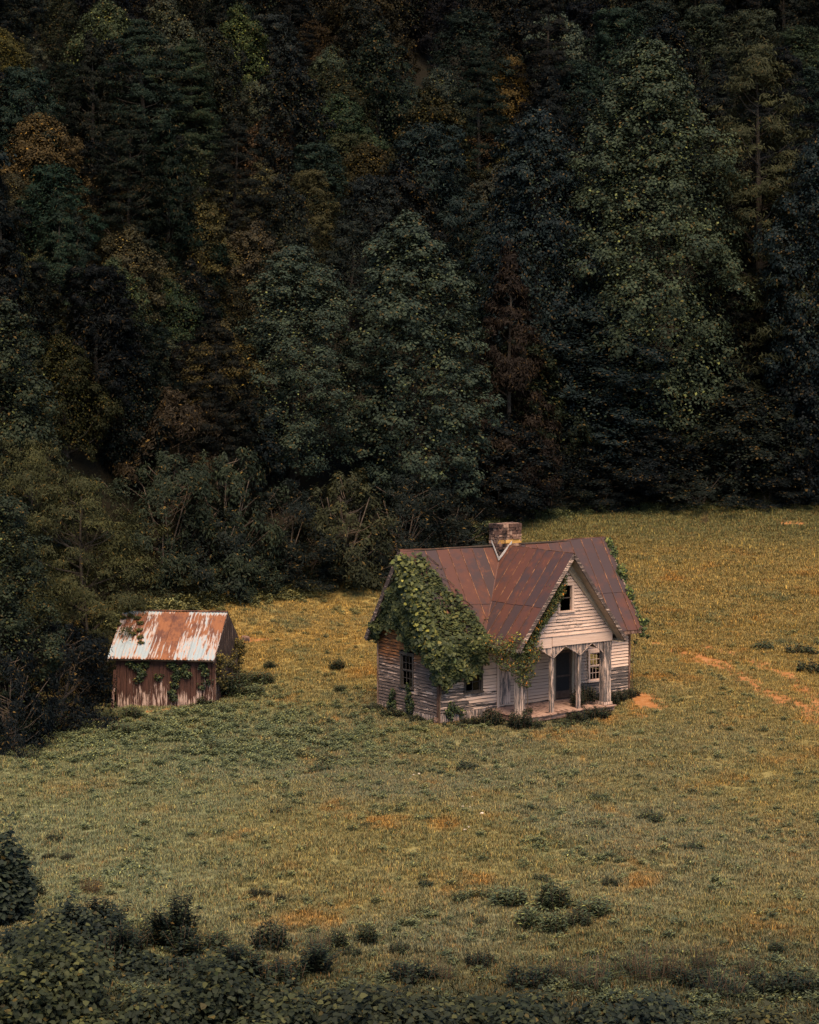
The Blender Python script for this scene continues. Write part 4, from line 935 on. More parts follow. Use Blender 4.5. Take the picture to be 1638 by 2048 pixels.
for a in [(25, 15, 110, 'oak_b', 'silv', 12), (10, 65, 120, 'oak_a', 'och', 11), (190, 130, 120, 'oak_b', 'teal', 13), (90, 245, 190, 'oak_a', 'och', 12), (220, 12, 190, 'oak_a', 'oli', 12),
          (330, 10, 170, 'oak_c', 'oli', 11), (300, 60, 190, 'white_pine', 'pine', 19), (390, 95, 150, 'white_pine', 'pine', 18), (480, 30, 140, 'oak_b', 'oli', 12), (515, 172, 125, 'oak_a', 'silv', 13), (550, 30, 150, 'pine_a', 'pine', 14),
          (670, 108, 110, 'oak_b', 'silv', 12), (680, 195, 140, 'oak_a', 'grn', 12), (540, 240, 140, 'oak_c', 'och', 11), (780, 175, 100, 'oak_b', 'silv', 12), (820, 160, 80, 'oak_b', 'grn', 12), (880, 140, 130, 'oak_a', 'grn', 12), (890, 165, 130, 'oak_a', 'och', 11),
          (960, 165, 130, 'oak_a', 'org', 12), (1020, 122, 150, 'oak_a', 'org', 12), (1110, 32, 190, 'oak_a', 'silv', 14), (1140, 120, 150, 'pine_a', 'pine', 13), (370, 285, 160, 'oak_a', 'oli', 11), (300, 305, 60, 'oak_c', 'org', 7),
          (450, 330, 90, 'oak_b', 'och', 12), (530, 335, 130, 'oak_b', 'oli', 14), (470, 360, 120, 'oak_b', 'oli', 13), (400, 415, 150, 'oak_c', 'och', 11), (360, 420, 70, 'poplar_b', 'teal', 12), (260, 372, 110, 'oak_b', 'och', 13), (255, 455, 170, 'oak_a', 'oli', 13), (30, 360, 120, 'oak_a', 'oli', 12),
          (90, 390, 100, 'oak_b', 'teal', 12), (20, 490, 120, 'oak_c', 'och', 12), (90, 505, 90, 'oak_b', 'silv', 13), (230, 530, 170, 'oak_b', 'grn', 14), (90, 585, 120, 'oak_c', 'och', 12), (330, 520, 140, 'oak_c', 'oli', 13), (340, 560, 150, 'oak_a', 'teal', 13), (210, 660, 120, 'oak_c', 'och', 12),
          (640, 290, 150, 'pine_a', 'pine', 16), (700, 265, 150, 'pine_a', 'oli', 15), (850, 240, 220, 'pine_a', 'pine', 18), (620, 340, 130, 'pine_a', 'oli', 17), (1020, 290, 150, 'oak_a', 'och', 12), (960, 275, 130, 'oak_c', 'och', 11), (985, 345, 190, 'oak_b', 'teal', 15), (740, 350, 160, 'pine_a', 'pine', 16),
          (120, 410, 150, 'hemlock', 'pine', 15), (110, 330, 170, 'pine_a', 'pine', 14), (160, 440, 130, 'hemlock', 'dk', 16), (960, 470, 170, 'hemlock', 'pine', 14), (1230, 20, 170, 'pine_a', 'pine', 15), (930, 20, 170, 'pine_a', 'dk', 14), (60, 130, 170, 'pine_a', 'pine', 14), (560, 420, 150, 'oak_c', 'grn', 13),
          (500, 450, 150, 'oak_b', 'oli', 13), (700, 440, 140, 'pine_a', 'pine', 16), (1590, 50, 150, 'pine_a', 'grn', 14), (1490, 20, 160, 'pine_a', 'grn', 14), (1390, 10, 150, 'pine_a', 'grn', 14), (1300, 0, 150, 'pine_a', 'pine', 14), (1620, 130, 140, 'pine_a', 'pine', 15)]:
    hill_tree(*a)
keys = ['pine_a', 'pine_a', 'hemlock', 'white_pine', 'oak_a', 'oak_a', 'oak_b', 'oak_c']
def behind(x0, y0):   # darker filler in a jittered lattice over the hill
    pass
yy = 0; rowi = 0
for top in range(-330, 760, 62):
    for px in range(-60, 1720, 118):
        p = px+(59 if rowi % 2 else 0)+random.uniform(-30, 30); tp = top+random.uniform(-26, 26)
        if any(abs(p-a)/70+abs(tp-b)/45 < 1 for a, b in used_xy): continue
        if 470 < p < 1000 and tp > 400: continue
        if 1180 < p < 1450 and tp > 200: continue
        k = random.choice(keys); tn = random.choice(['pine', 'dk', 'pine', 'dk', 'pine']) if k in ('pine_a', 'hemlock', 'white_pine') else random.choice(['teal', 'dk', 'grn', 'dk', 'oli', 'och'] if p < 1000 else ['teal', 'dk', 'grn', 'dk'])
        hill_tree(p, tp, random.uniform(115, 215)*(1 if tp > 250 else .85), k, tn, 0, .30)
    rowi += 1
# trees further left and right, just outside the frame, so the wood goes on
for Y, x in [(70, -33), (84, -27), (100, -30), (120, -32), (150, 38), (160, 46), (175, 40), (150, -38), (190, -44), (200, 52), (230, 55), (240, -55)]:
    lab = 'dark broadleaf tree continuing the wood beyond the picture edge'
    put('oak_b', 'broadleaf_tree', lab, lab, x, max(Y, edge(x)+2), 15, 11, TN['dk'])

# ================================================================== VINES
def one_leaf(name, mat, shape):
    r = np.random.default_rng(5)
    return leaves_mesh(name, np.zeros((1, 3)), np.array([[0, 0, 1.]]), np.array([1.]), mat, r, shape, rnd=np.array([.75]))
KLEAF = one_leaf('leaf', M['kudzu'], 'lobed')
def vine(name, label, cat, C, Nn, rnd, size, mat, parent=None, shape='lobed', nparts=0, seed=3, tint=None, asp=.62, stems=(), proto_leaf=None, viewdir=None):
    """vine = Empty > leaves (stuff) + single leaves + stems"""
    r = np.random.default_rng(seed)
    o = parent if parent else empty(name, tuple(C.mean(0)*[1, 1, 0]+[0, 0, C[:, 2].min()]))
    if label: tag(o, label, cat)
    base = np.array(o.location) if not parent else np.zeros(3)
    n = len(C); idx = np.arange(n)
    sel = np.zeros(n, bool)
    if nparts:
        vd = np.array([0, -1, .25])if viewdir is None else np.array(viewdir)
        sc = C@vd+.1*r.random(n); cand = np.argsort(-sc)[:n//3]; sel[r.choice(cand, nparts, replace=False)] = True
    me = leaves_mesh(name+'_leaves', C[~sel]-base, Nn[~sel], size[~sel], mat, r, shape, asp, rnd[~sel])
    lv = link('leaves', me, o); lv['kind'] = 'stuff'
    if tint: lv.color = (*tint, 1)
    for i in np.nonzero(sel)[0]:
        l = link('leaf', proto_leaf or KLEAF, o); l.location = C[i]-base
        q = Vector(Nn[i]).to_track_quat('Z', 'Y'); e = q.to_euler(); l.rotation_euler = e; l.rotation_euler.rotate_axis('Z', random.random()*6.28)
        s = size[i]; l.scale = (s, s, s)
        if tint: l.color = (*[c*random.uniform(.9, 1.25) for c in tint], 1)
    for st in stems:
        m = MB(); m.tube([Vector(p)-Vector(base) for p in st], [.018]*len(st), 5); m.build('stem', M['stem'], o)
    return o
def in_poly(p, poly):
    x, y = p[:, 0], p[:, 1]; c = np.zeros(len(p), bool); j = len(poly)-1
    for i in range(len(poly)):
        xi, yi = poly[i]; xj, yj = poly[j]
        c ^= ((yi > y) != (yj > y)) & (x < (xj-xi)*(y-yi)/(yj-yi+1e-12)+xi); j = i
    return c
def patch(poly, to3, nrm, dens, thick, r, ragged=.12):
    """leaf centres over polygon with lumpy thickness; returns local house coords"""
    P = np.array(poly); lo, hi = P.min(0)-.2, P.max(0)+.2; n = int(dens*(hi-lo).prod())
    q = r.random((n, 2))*(hi-lo)+lo
    jig = q+ragged*np.stack([np.sin(q[:, 1]*9+q[:, 0]*4), np.sin(q[:, 0]*8-q[:, 1]*5)], 1)+r.normal(size=q.shape)*ragged*.6
    q = q[in_poly(jig, poly)]
    lump = .5+.35*np.sin(q[:, 0]*5.1+1)*np.cos(q[:, 1]*4.3)+.25*np.sin(q[:, 0]*2.2+q[:, 1]*3.1)
    t = thick*np.clip(lump, .15, 1.1)*(1-.55*r.random(len(q))**1.6)
    C = np.array([to3(a, b) for a, b in q])+np.outer(t, nrm)
    return C, t
def to_world(L): # house local -> world
    L = np.asarray(L); return np.stack([HX+L[:, 0]*ct-L[:, 1]*sn, HY+L[:, 0]*sn+L[:, 1]*ct, L[:, 2]], 1)
r = np.random.default_rng(21)
parts_ = []
def add_patch(poly, to3, nrm, dens, thick, lean, ragged=.12):
    C, t_ = patch(poly, to3, np.array(nrm), dens, thick, r, ragged); n = len(C)
    N = np.array(lean)+r.normal(size=(n, 3))*.42
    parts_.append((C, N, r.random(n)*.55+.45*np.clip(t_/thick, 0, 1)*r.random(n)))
add_patch([(-.6, .25), (.25, .22), (.9, .62), (1.4, 1.15), (1.95, 1.72), (2.62, 2.42), (2.6, 2.62), (-.6, 2.62)], tf, nf, 420, .34, (-.1, -.45, .9))
add_patch([(-.95, 3.35), (2.6, 3.35), (2.25, 2.75), (2.0, 2.2), (1.8, 1.8), (1.05, 1.75), (.4, 1.45), (.05, 1.35), (-.25, 1.75), (-.55, 2.3), (-.9, 2.5)], lambda a, b: P3(a, .12+.25*min(1, max(0, (b-1.3)/1.6)), b), (0, -1, 0), 430, .42, (-.1, -.85, .5))
add_patch([(-2.1, 6.3), (-2.6, 6.2), (-3.1, 5.3), (-3.5, 4.3), (-4.6, 3.25), (-4.75, 2.85), (-4.2, 2.95), (-3.6, 3.35), (-3.0, 3.75), (-2.5, 3.2), (-2.0, 2.75), (-1.3, 2.95), (-.5, 2.5), (.1, 1.5), (.35, 1.6), (.6, 3.0), (.2, 3.4), (-1.2, 4.9)], lambda a, b: P3(-.15, a, b), (-1, 0, 0), 430, .42, (-.85, -.25, .55))
for k_ in range(17):      # over the front rake board
    f_ = .12+.86*k_/16
    C_ = np.array([P3(-OU-.1, -D/2+f_*TE, ZR-MS*f_*TE)])+rng.normal(size=(150, 3))*np.array([.17, .2, .2])
    parts_.append((C_, np.array((-.5, -.4, .7))+rng.normal(size=(150, 3))*.45, rng.random(150)))
# wisp reaching the porch roof
add_patch([(2.3, 3.25), (2.3, 2.95), (3.2, 2.9), (3.3, 3.3)], lambda a, b: P3(a, .42, b), (0, -1, 0), 330, .3, (-.1, -.7, .6))
C = np.concatenate([p[0] for p in parts_]); N = np.concatenate([p[1] for p in parts_]); rd = np.concatenate([p[2] for p in parts_])
Cw = to_world(C); Nw = np.stack([N[:, 0]*ct-N[:, 1]*sn, N[:, 0]*sn+N[:, 1]*ct, N[:, 2]], 1)
stems = [[hw(-.1, .1, -.1), hw(-.05, .14, .9), hw(.1, .16, 1.8)], [hw(.5, .36, 1.9), hw(.3, .4, 2.5), hw(-.2, .42, 3.2)],
         [hw(1.4, -.9, 5.0), hw(1.9, -.75, 4.8), hw(2.2, -.6, 4.5)], [hw(.9, -1.4, 5.8), hw(1.3, -1.3, 5.7), hw(1.6, -1.1, 5.4)], [hw(.5, -1.85, 6.45), hw(.8, -1.95, 6.65), hw(1.2, -1.7, 6.25)]]
vine('kudzu_vine', 'thick curtain of broad leaved kudzu over the left gable and front roof of the farmhouse', 'vine', Cw, Nw, rd, r.uniform(.10, .25, len(Cw)), M['kudzu'], nparts=260, tint=(.092, .098, .034), stems=stems, viewdir=(-.2, -1, .2))
kv = bpy.data.objects['kudzu_vine']; rr_ = random.Random(4)
for (u0, t0) in [(.35, .35), (.8, .7), (1.1, 1.0), (1.45, 1.3), (1.75, 1.6), (2.0, 1.85), (2.3, 2.15), (.55, .5), (1.6, 1.5)]:
    pts = []; L_ = rr_.uniform(.4, .95); up_ = rr_.uniform(-.15, .25)
    for q in range(6):
        f = q/5; p = tf(u0-.15+L_*f, t0-up_*f+.07*math.sin(f*5+u0*3)); w_ = hw(p[0], -p[1], p[2]+.07); pts.append(Vector(w_)-kv.location)
    m = MB(); m.tube(pts, [.014, .013, .012, .010, .008, .005], 4); m.build('runner', M['stem'], kv)
    for q in range(2, 6):
        l = link('leaf', KLEAF, kv); l.location = pts[q]+Vector((rr_.uniform(-.05, .05), -.03, .03)); l.rotation_euler = (rr_.uniform(.3, 1.), rr_.uniform(-.4, .4), rr_.random()*6); s_ = rr_.uniform(.06, .13); l.scale = (s_, s_, s_); l.color = (.14, .10, .03, 1)
# --- blob based vines and bushes
def blobs(specs, r, per=1., upb=.3, flat_=.85, lean=(0, -.3, .5)):
    cs, rs, out = [], [], []
    Cs, Ns, Rs = [], [], []
    for (c, rad, n) in specs:
        rad = np.array(rad if hasattr(rad, '__len__') else (rad, rad, rad), float); n = int(n*per)
        d = r.normal(size=(n, 3)); d /= np.linalg.norm(d, axis=1, keepdims=True); d[:, 2] += upb
        rr = (.45+.6*r.random(n)**.7)
        k = 1+.25*np.sin(d[:, 0]*7+c[0]*3)*np.cos(d[:, 2]*6+c[1])
        Cs.append(np.array(c)+d*rad*(rr*k)[:, None]); Ns.append(d*.7+r.normal(size=(n, 3))*.5+np.array(lean)); Rs.append(np.clip(r.random(n)*.8+.2*(d[:, 2]), 0, 1))
    return np.concatenate(Cs), np.concatenate(Ns), np.concatenate(Rs)
r = np.random.default_rng(33)
# trumpet vine: follows the left rake of the porch gable down to a big mass at the eave corner
sp = []
def H_(u, v, z): return hw(u, v, z)
for i in range(26):
    f = .10+.90*i/25; u = CU-.12-2.35*f; z = ZC-.75-CS*2.35*f+random.gauss(0, .08); sp.append((H_(u+.0+.2*random.random()+.42*f*(1-f), GV+.15, z-.25*random.random()), random.uniform(.22, .36)*(1.0+.2*math.sin(i*1.3)), 190))
for (u, v, z, q, n) in [(4.35, GV+.15, 5.0, .28, 170), (4.15, GV+.15, 4.65, .33, 200), (4.7, GV+.12, 5.3, .11, 35), (2.25, 2.3, 3.2, .42, 420), (2.5, 2.25, 2.75, .45, 450), (2.0, 2.1, 2.95, .42, 380), (1.65, 1.8, 3.15, .35, 260), (2.75, 2.3, 2.3, .38, 320), (2.3, 2.2, 2.2, .38, 320), (2.9, 2.3, 1.95, .28, 200), (2.55, 2.25, 1.7, .30, 200), (3.1, 2.3, 2.6, .32, 240), (3.35, 2.25, 3.0, .25, 150), (1.4, 1.3, 3.15, .32, 220), (2.0, 1.4, 2.6, .40, 260), (2.85, 2.28, 1.5, .17, 80), (1.9, 1.9, 2.3, .3, 160)]:
    sp.append((H_(u, v, z), (q, q, q*1.05), n))
C, N, rd = blobs(sp, r, 1.15)
o = vine('trumpet_vine', 'orange flowered vine climbing from the left porch post up the rake to the gable window', 'vine', C, N, rd, r.uniform(.06, .125, len(C)), M['trumpet'], shape='diamond', asp=.45, stems=[[H_(2.9, 2.2, .1), H_(2.85, 2.25, 1.2), H_(2.6, 2.3, 2.4), H_(3.0, 2.35, 3.6), H_(3.8, 2.35, 4.6), H_(4.5, 2.3, 5.5)], [H_(7.95, .12, 1.0), H_(7.88, .1, 1.6), H_(7.9, .1, 2.3), H_(7.8, .12, 2.9)], [H_(3.0, 2.3, 3.7), H_(3.4, 2.32, 3.9), H_(3.7, 2.35, 3.6)]])
fm = MB()
for k in range(5):
    a = k*1.2566; fm.v += [(0, 0, 0), (math.cos(a-.4)*.6, math.sin(a-.4)*.6, .5), (math.cos(a)*1.0, math.sin(a)*1.0, .75), (math.cos(a+.4)*.6, math.sin(a+.4)*.6, .5)]; fm.f.append(tuple(range(4*k, 4*k+4)))
fm.tube([(0, 0, -1.2), (0, 0, 0)], [.12, .3], 5); fme = fm.mesh('flower', M['flower'])
ob = np.array(o.location); idx = r.choice(len(C), 62, replace=False)
for i in idx:
    p = C[i]+np.array([0, -.12, .06]); l = link('flower', fme, o); l.location = p-ob; s = random.uniform(.035, .065); l.scale = (s, s, s*1.2); l.rotation_euler = (R(random.uniform(20, 90)), 0, random.random()*6.28)
# vine on the right rake of the main roof
sp = []
for i in range(22):
    f = i/21; v = -D/2+.1+f*(TE-.1); lump = (.7 if .0 <= f < .18 else .22 if f < .30 else 1.15 if f < .42 else .18 if f < .56 else .8 if f < .66 else .25 if f < .85 else .4)
    sp.append((H_(W+OU+.10, v, zmain(v)+.02-.15*lump), (.22*lump+.05, .22*lump+.05, .26*lump), 190*lump))
for (u, v, z, q, n) in [(W+.35, .2, 2.95, .13, 60), (W+.5, .3, 2.7, .12, 50), (W+.7, .3, 3.3, .15, 60), (W+.9, .2, 2.6, .10, 25), (W+.3, .1, 2.4, .09, 25)]: sp.append((H_(u, v, z), q, n))
C, N, rd = blobs(sp, r, 1.0)
vine('climbing_vine', 'vine in separate tufts along the right edge of the farmhouse roof', 'vine', C, N, rd, r.uniform(.09, .15, len(C)), M['kudzu'], shape='lobed', tint=(.085, .105, .035), stems=[[H_(W+.12, .1, .1), H_(W+.12, .1, 1.5), H_(W+.3, .2, 2.9), H_(W+OU+.05, .1, 3.4), H_(W+OU+.06, -1.2, 5.3), H_(W+OU+.06, -2.0, 6.5)]])
# ivy on the walls
def ivy(label, sp, size=(.06, .11), tint=(.045, .062, .026), n=1.):
    global r
    C, N, rd = blobs(sp, r, n); return vine('ivy', label, 'vine', C, N, rd, r.uniform(size[0], size[1], len(C)), M['kudzu'], shape='lobed', tint=tint)
ivy('narrow ivy strand climbing the left wall below its window', [(H_(-.1, v, z), (.10, .2, .22), 90) for v, z in [(-2.1, .2), (-2.15, .5), (-2.0, .75), (-2.1, 1.0), (-1.9, .1), (-1.8, .4)]])
ivy('short ivy clump at the foot of the left wall, farther from the corner', [(H_(-.12, v, z), (.12, .26, .22), 100) for v, z in [(-3.1, .2), (-3.3, .45), (-3.2, .7), (-3.5, .1)]])
ivy('ivy patch low on the front wall just right of the near corner', [(H_(u, .12, z), (.2, .1, .18), 80) for u, z in [(.5, .1), (.8, .35), (.55, .5), (1.1, .2), (.35, .3)]])
ivy('hanging dark ivy on the long side of the shed under the eave', [((sx+u*math.cos(SA)+v*math.sin(SA), sy+u*math.sin(SA)-v*math.cos(SA), sz+z), (.22, .09, .2), n_) for u, v, z, n_ in
    [(.7, .1, 1.95, 120), (1.0, .12, 1.75, 140), (1.15, .12, 1.5, 110), (1.3, .1, 1.9, 90), (1.0, .1, 1.25, 50), (1.9, .1, 1.35, 50), (2.5, .1, 1.9, 140), (2.8, .14, 1.7, 160), (2.7, .12, 1.4, 130), (3.1, .1, 1.85, 120), (3.2, .1, 1.5, 90), (2.6, .1, 1.05, 60), (2.5, .1, .7, 90), (2.6, .1, .45, 70), (3.9, .1, 1.9, 110), (4.0, .12, 1.6, 90), (4.1, .1, 1.2, 40), (3.8, .1, 1.0, 30)]], (.07, .13), (.045, .060, .026))
def SH(u, v, z): return (sx+u*math.cos(SA)+v*math.sin(SA), sy+u*math.sin(SA)-v*math.cos(SA), sz+z)
ivy('leafy vine creeping over the upper left of the shed roof', [(SH(u, -SD/2+t, SR-SS*t+.08), (.16, .16, .08), n_) for u, t, n_ in [(0, .0, 150), (.3, -.05, 150), (.55, .0, 150), (.8, -.1, 100), (.1, .4, 90), (.45, .5, 110), (.65, .8, 90), (.7, 1.2, 80), (.85, 1.6, 80), (.95, 1.9, 60), (.5, 1.4, 50), (-.25, .5, 100), (-.35, .9, 80), (-.2, .1, 150)]], (.06, .11), (.075, .070, .018))
ivy('mixed green and orange vine hanging on the right gable side of the shed', [(SH(SW+.15, v, z), (.22, .3, .28), n_) for v, z, n_ in [(-3.9, 2.3, 160), (-4.6, 2.2, 150), (-3.2, 1.9, 120), (-2.4, 1.7, 120), (-1.5, 1.9, 110), (-.6, 1.9, 110), (-.1, 1.7, 100), (-2.9, 1.4, 90), (-3.8, 1.2, 90), (-4.5, 1.5, 100), (-2.2, 1.0, 60), (-1.2, 1.2, 60), (-.3, 2.2, 120), (-.2, 1.3, 100), (-.8, .9, 80), (-4.7, 1.8, 120)]], (.06, .11), (.085, .066, .018))

# ================================================================== BUSHES AND WEEDS
def weed_mesh(key, seed, stems, h, leaf, spread, curl=.5, asp=.28, mat='bush', per=15):
    """upright leafy weed: stems with lance leaves"""
    r = np.random.default_rng(seed); C, N, S = [], [], []; tm = MB()
    for i in range(stems):
        a = r.random()*6.28; q = spread*math.sqrt(r.random()); hh = h*r.uniform(.55, 1.05)*(1-.35*(q/spread)**2); bx, by = q*math.cos(a), q*math.sin(a); lx, ly = r.normal(size=2)*.12*h
        tm.tube([(bx, by, -.05), (bx+lx, by+ly, hh)], [.010, .004], 3)
        for k in range(per):
            f = .15+.85*k/per+.04*r.random(); b = k*2.4+r.random(); L = leaf*(1.1-.55*f)
            C.append((bx+lx*f+L*.5*math.cos(b), by+ly*f+L*.5*math.sin(b), hh*f+L*.12)); N.append((-math.cos(b)*curl+r.normal()*.25, -math.sin(b)*curl+r.normal()*.25, 1.)); S.append(L)
    C = np.array(C); N = np.array(N); S = np.array(S)
    # long axis radial
    n = len(C); Nn = N/np.linalg.norm(N, axis=1, keepdims=True); rad = C.copy(); rad[:, 2] = 0
    b = np.arange(n)*2.4; t1 = np.stack([np.cos(b), np.sin(b), .25+0*b], 1)+r.normal(size=(n, 3))*.25; t1 -= Nn*(t1*Nn).sum(1, keepdims=True); t1 /= np.linalg.norm(t1, axis=1, keepdims=True); t2 = np.cross(Nn, t1)
    V = np.zeros((n, 4, 3))
    for i, (p, q, c) in enumerate([(-.5, 0, 0), (0, -asp/2, .04), (.55, 0, -.12), (0, asp/2, .04)]): V[:, i] = C+S[:, None]*(p*t1+q*t2+c*Nn)
    me = mesh_np(key, V.reshape(-1, 3), np.arange(4*n).reshape(n, 4), [M[mat]], {'rnd': ('FACE', r.random(n)), 'rnd2': ('FACE', r.random(n))})
    return me, tm.mesh(key+'_stems', M['stem'])
WEEDS = {'lance': weed_mesh('lance_weed', 1, 34, .8, .24, .42), 'round': weed_mesh('round_weed', 2, 46, .6, .15, .42, asp=.45, per=14), 'tall': weed_mesh('tall_weed', 3, 26, 1.5, .19, .26, per=40, asp=.36), 'low': weed_mesh('low_weed', 4, 26, .32, .16, .40, asp=.4, per=9), 'grassy': weed_mesh('tall_grass_tuft', 5, 40, .9, .3, .3, asp=.08, per=5)}
def weed(kind, px, py, wpx, hpx, tn, label, name='weed', group=None, cat='weed'):
    x, y, z = ground_at(px, py); s = FPX/y; me, st = WEEDS[kind]
    bw = {'lance': .95, 'round': .95, 'tall': .6, 'low': .9, 'grassy': .8}[kind]; bh = {'lance': .85, 'round': .62, 'tall': 1.5, 'low': .34, 'grassy': .95}[kind]
    o = empty(name, (x, y, z-.03), random.random()*6.28); o.scale = (wpx/s/bw, wpx/s/bw, hpx/s/bh)
    tag(o, label, cat, group); l = link('foliage', me, o); l.color = (*tn, 1); link('stems', st, o); return o
G1 = (.095, .112, .060); G2 = (.036, .046, .027); G3 = (.062, .074, .040); G4 = (.020, .027, .018)
for a in [
    ('lance', 1105, 1822, 85, 75, G3, 'tallest pale tipped weed in the lower right cluster'), ('lance', 1060, 1855, 70, 60, G1, 'pale weed at the lower left of the lower right cluster'), ('lance', 1110, 1868, 60, 62, G1, 'pale weed at the front of the lower right cluster'),
    ('round', 1155, 1852, 60, 40, G2, 'dark rounded weed at the front right of the lower right cluster'), ('lance', 1190, 1832, 75, 50, G1, 'pale weed at the right end of the lower right cluster'), ('lance', 1020, 1808, 80, 45, G1, 'pale weed at the back left of the lower right cluster'),
    ('low', 960, 1800, 55, 24, G3, 'low weed left of the lower right cluster'), ('round', 918, 1806, 38, 32, G1, 'small pale round weed standing alone left of the lower right cluster'), ('low', 850, 1776, 40, 24, G2, 'small dark weed beside the large orange bare patch'),
    ('round', 1080, 1766, 36, 20, G2, 'small dark weed behind the lower right cluster'), ('round', 1220, 1772, 38, 25, G2, 'dark weed behind the right end of the lower right cluster'), ('low', 960, 1852, 35, 22, G2, 'small dark weed below and left of the lower right cluster'),
    ('round', 512, 1798, 34, 28, G4, 'leftmost of three small dark bushes in a row in the lower left meadow'), ('round', 535, 1798, 22, 24, G4, 'middle of three small dark bushes in a row in the lower left meadow'), ('round', 560, 1808, 28, 30, G4, 'rightmost of three small dark bushes in a row in the lower left meadow'),
    ('round', 540, 1900, 82, 72, G4, 'dark bush of narrow leaves above the lower kudzu band'), ('tall', 350, 1895, 70, 120, G4, 'tall dark sapling in the lower left with a leafy top'), ('tall', 320, 1900, 40, 88, G4, 'shorter dark sapling just left of the tallest one'), ('tall', 372, 1920, 60, 70, G4, 'leafy skirt growth at the foot of the tallest sapling'),
    ('round', 265, 1905, 70, 60, G4, 'dark bush left of the saplings in the lower left'), ('lance', 435, 1905, 70, 50, G2, 'leafy weed between the saplings and the dark narrow leaved bush'), ('lance', 470, 1922, 60, 45, G3, 'paler weed at the edge of the lower kudzu band'),
    ('tall', 635, 1945, 60, 70, G4, 'soft dark sapling above the kudzu band right of the narrow leaved bush'), ('lance', 675, 1900, 50, 50, G2, 'weed left of the leafy pair in the lower centre'), ('lance', 735, 1890, 48, 52, G2, 'weed forming the right half of the leafy pair in the lower centre'), ('round', 700, 1915, 50, 26, G2, 'low weed under the leafy pair in the lower centre'), ('round', 798, 1910, 42, 36, G2, 'round weed standing alone in the lower centre'),
    ('low', 110, 1684, 40, 22, G4, 'small dark weed below the left edge vine mound, upper one'), ('low', 135, 1722, 34, 20, G4, 'small dark weed right of the left edge vine mound'), ('low', 100, 1722, 34, 20, G4, 'small dark weed touching the left edge vine mound'),
    ('low', 930, 1542, 60, 26, G2, 'dark low weed in the middle of the meadow below the house'), ('low', 735, 1655, 40, 14, G2, 'flat dark tuft in the meadow left of the pale stones'), ('round', 1300, 1645, 60, 30, G3, 'leafy weed in the right meadow, right half of the pair'), ('low', 1195, 1655, 60, 20, G3, 'leafy weed in the right meadow, left half of the pair'), ('low', 1190, 1598, 40, 18, G3, 'small weed above the pair in the right meadow'),
    ('lance', 1555, 1905, 45, 30, G2, 'small weed near the lower right edge beside white petals'), ('grassy', 1300, 1960, 100, 90, G2, 'tall grassy clump in the lower right'), ('grassy', 1350, 1965, 50, 90, G4, 'darker tall grass stalks right of the grassy clump'), ('grassy', 1410, 1950, 70, 80, G2, 'tall grass stalks with one long spike in the lower right'), ('grassy', 1250, 1955, 60, 60, G2, 'short tall grass left of the grassy clump in the lower right'), ('round', 960, 1935, 60, 40, G4, 'dark weed above the kudzu band right of centre'), ('grassy', 885, 1965, 60, 60, G2, 'tall grass above the kudzu band near the centre'), ('grassy', 1120, 1960, 60, 55, G2, 'tall grass above the kudzu band right of centre'), ('grassy', 1500, 1950, 60, 50, G2, 'low tall grass near the lower right corner'), ('lance', 1590, 1990, 90, 45, G4, 'dark weed in the lower right corner'),
    ('lance', 675, 1340, 34, 30, G2, 'dark weed standing alone in the meadow left of the farmhouse'), ('lance', 540, 1340, 30, 26, G2, 'weed in the meadow upper left of the lone dark weed'), ('lance', 680, 1385, 30, 22, G3, 'weed below the lone dark weed left of the farmhouse'),
    ('lance', 458, 1395, 60, 60, G2, 'dark leafy bush at the right corner of the shed'), ('lance', 485, 1375, 45, 40, G3, 'leafy weed right of the bush at the shed corner'), ('lance', 520, 1368, 60, 34, G3, 'wide leafy weed in the group right of the shed'), ('lance', 505, 1392, 60, 30, G1, 'pale weed at the front of the group right of the shed'), ('lance', 408, 1410, 34, 26, G3, 'small weed against the right end of the shed wall'), ('low', 455, 1425, 36, 20, G1, 'pale weed in front of the right end of the shed'), ('lance', 265, 1440, 50, 36, G3, 'leafy weed in front of the left end of the shed'),
    ('lance', 240, 1470, 60, 34, G1, 'pale weed below the left end of the shed'), ('lance', 300, 1462, 50, 26, G1, 'pale weed below the middle of the shed'), ('low', 640, 1545, 60, 26, G3, 'low weed in the meadow between shed and foreground, right one'), ('low', 655, 1530, 50, 22, G2, 'dark low weed behind another in the meadow left of centre'), ('low', 425, 1500, 50, 22, G3, 'low weed in the meadow under the shed, right'), ('low', 355, 1508, 40, 18, G3, 'low weed in the meadow under the shed, left'), ('low', 60, 1520, 50, 26, G2, 'low dark weed near the left edge of the meadow'), ('low', 1620, 1345, 60, 30, G2, 'dark weedy clump beside the track at the right edge'), ('low', 1600, 1310, 70, 26, G2, 'weedy clump above the track at the right edge'), ('low', 1530, 1300, 60, 24, G3, 'weedy clump just above the track'),
    ('low', 1300, 1228, 34, 10, G2, 'flat dark weed in the meadow right of the farmhouse eave'), ('grassy', 1410, 1050, 16, 30, (.16, .10, .04), 'rusty flower spike at the far meadow edge')]:
    weed(*a)
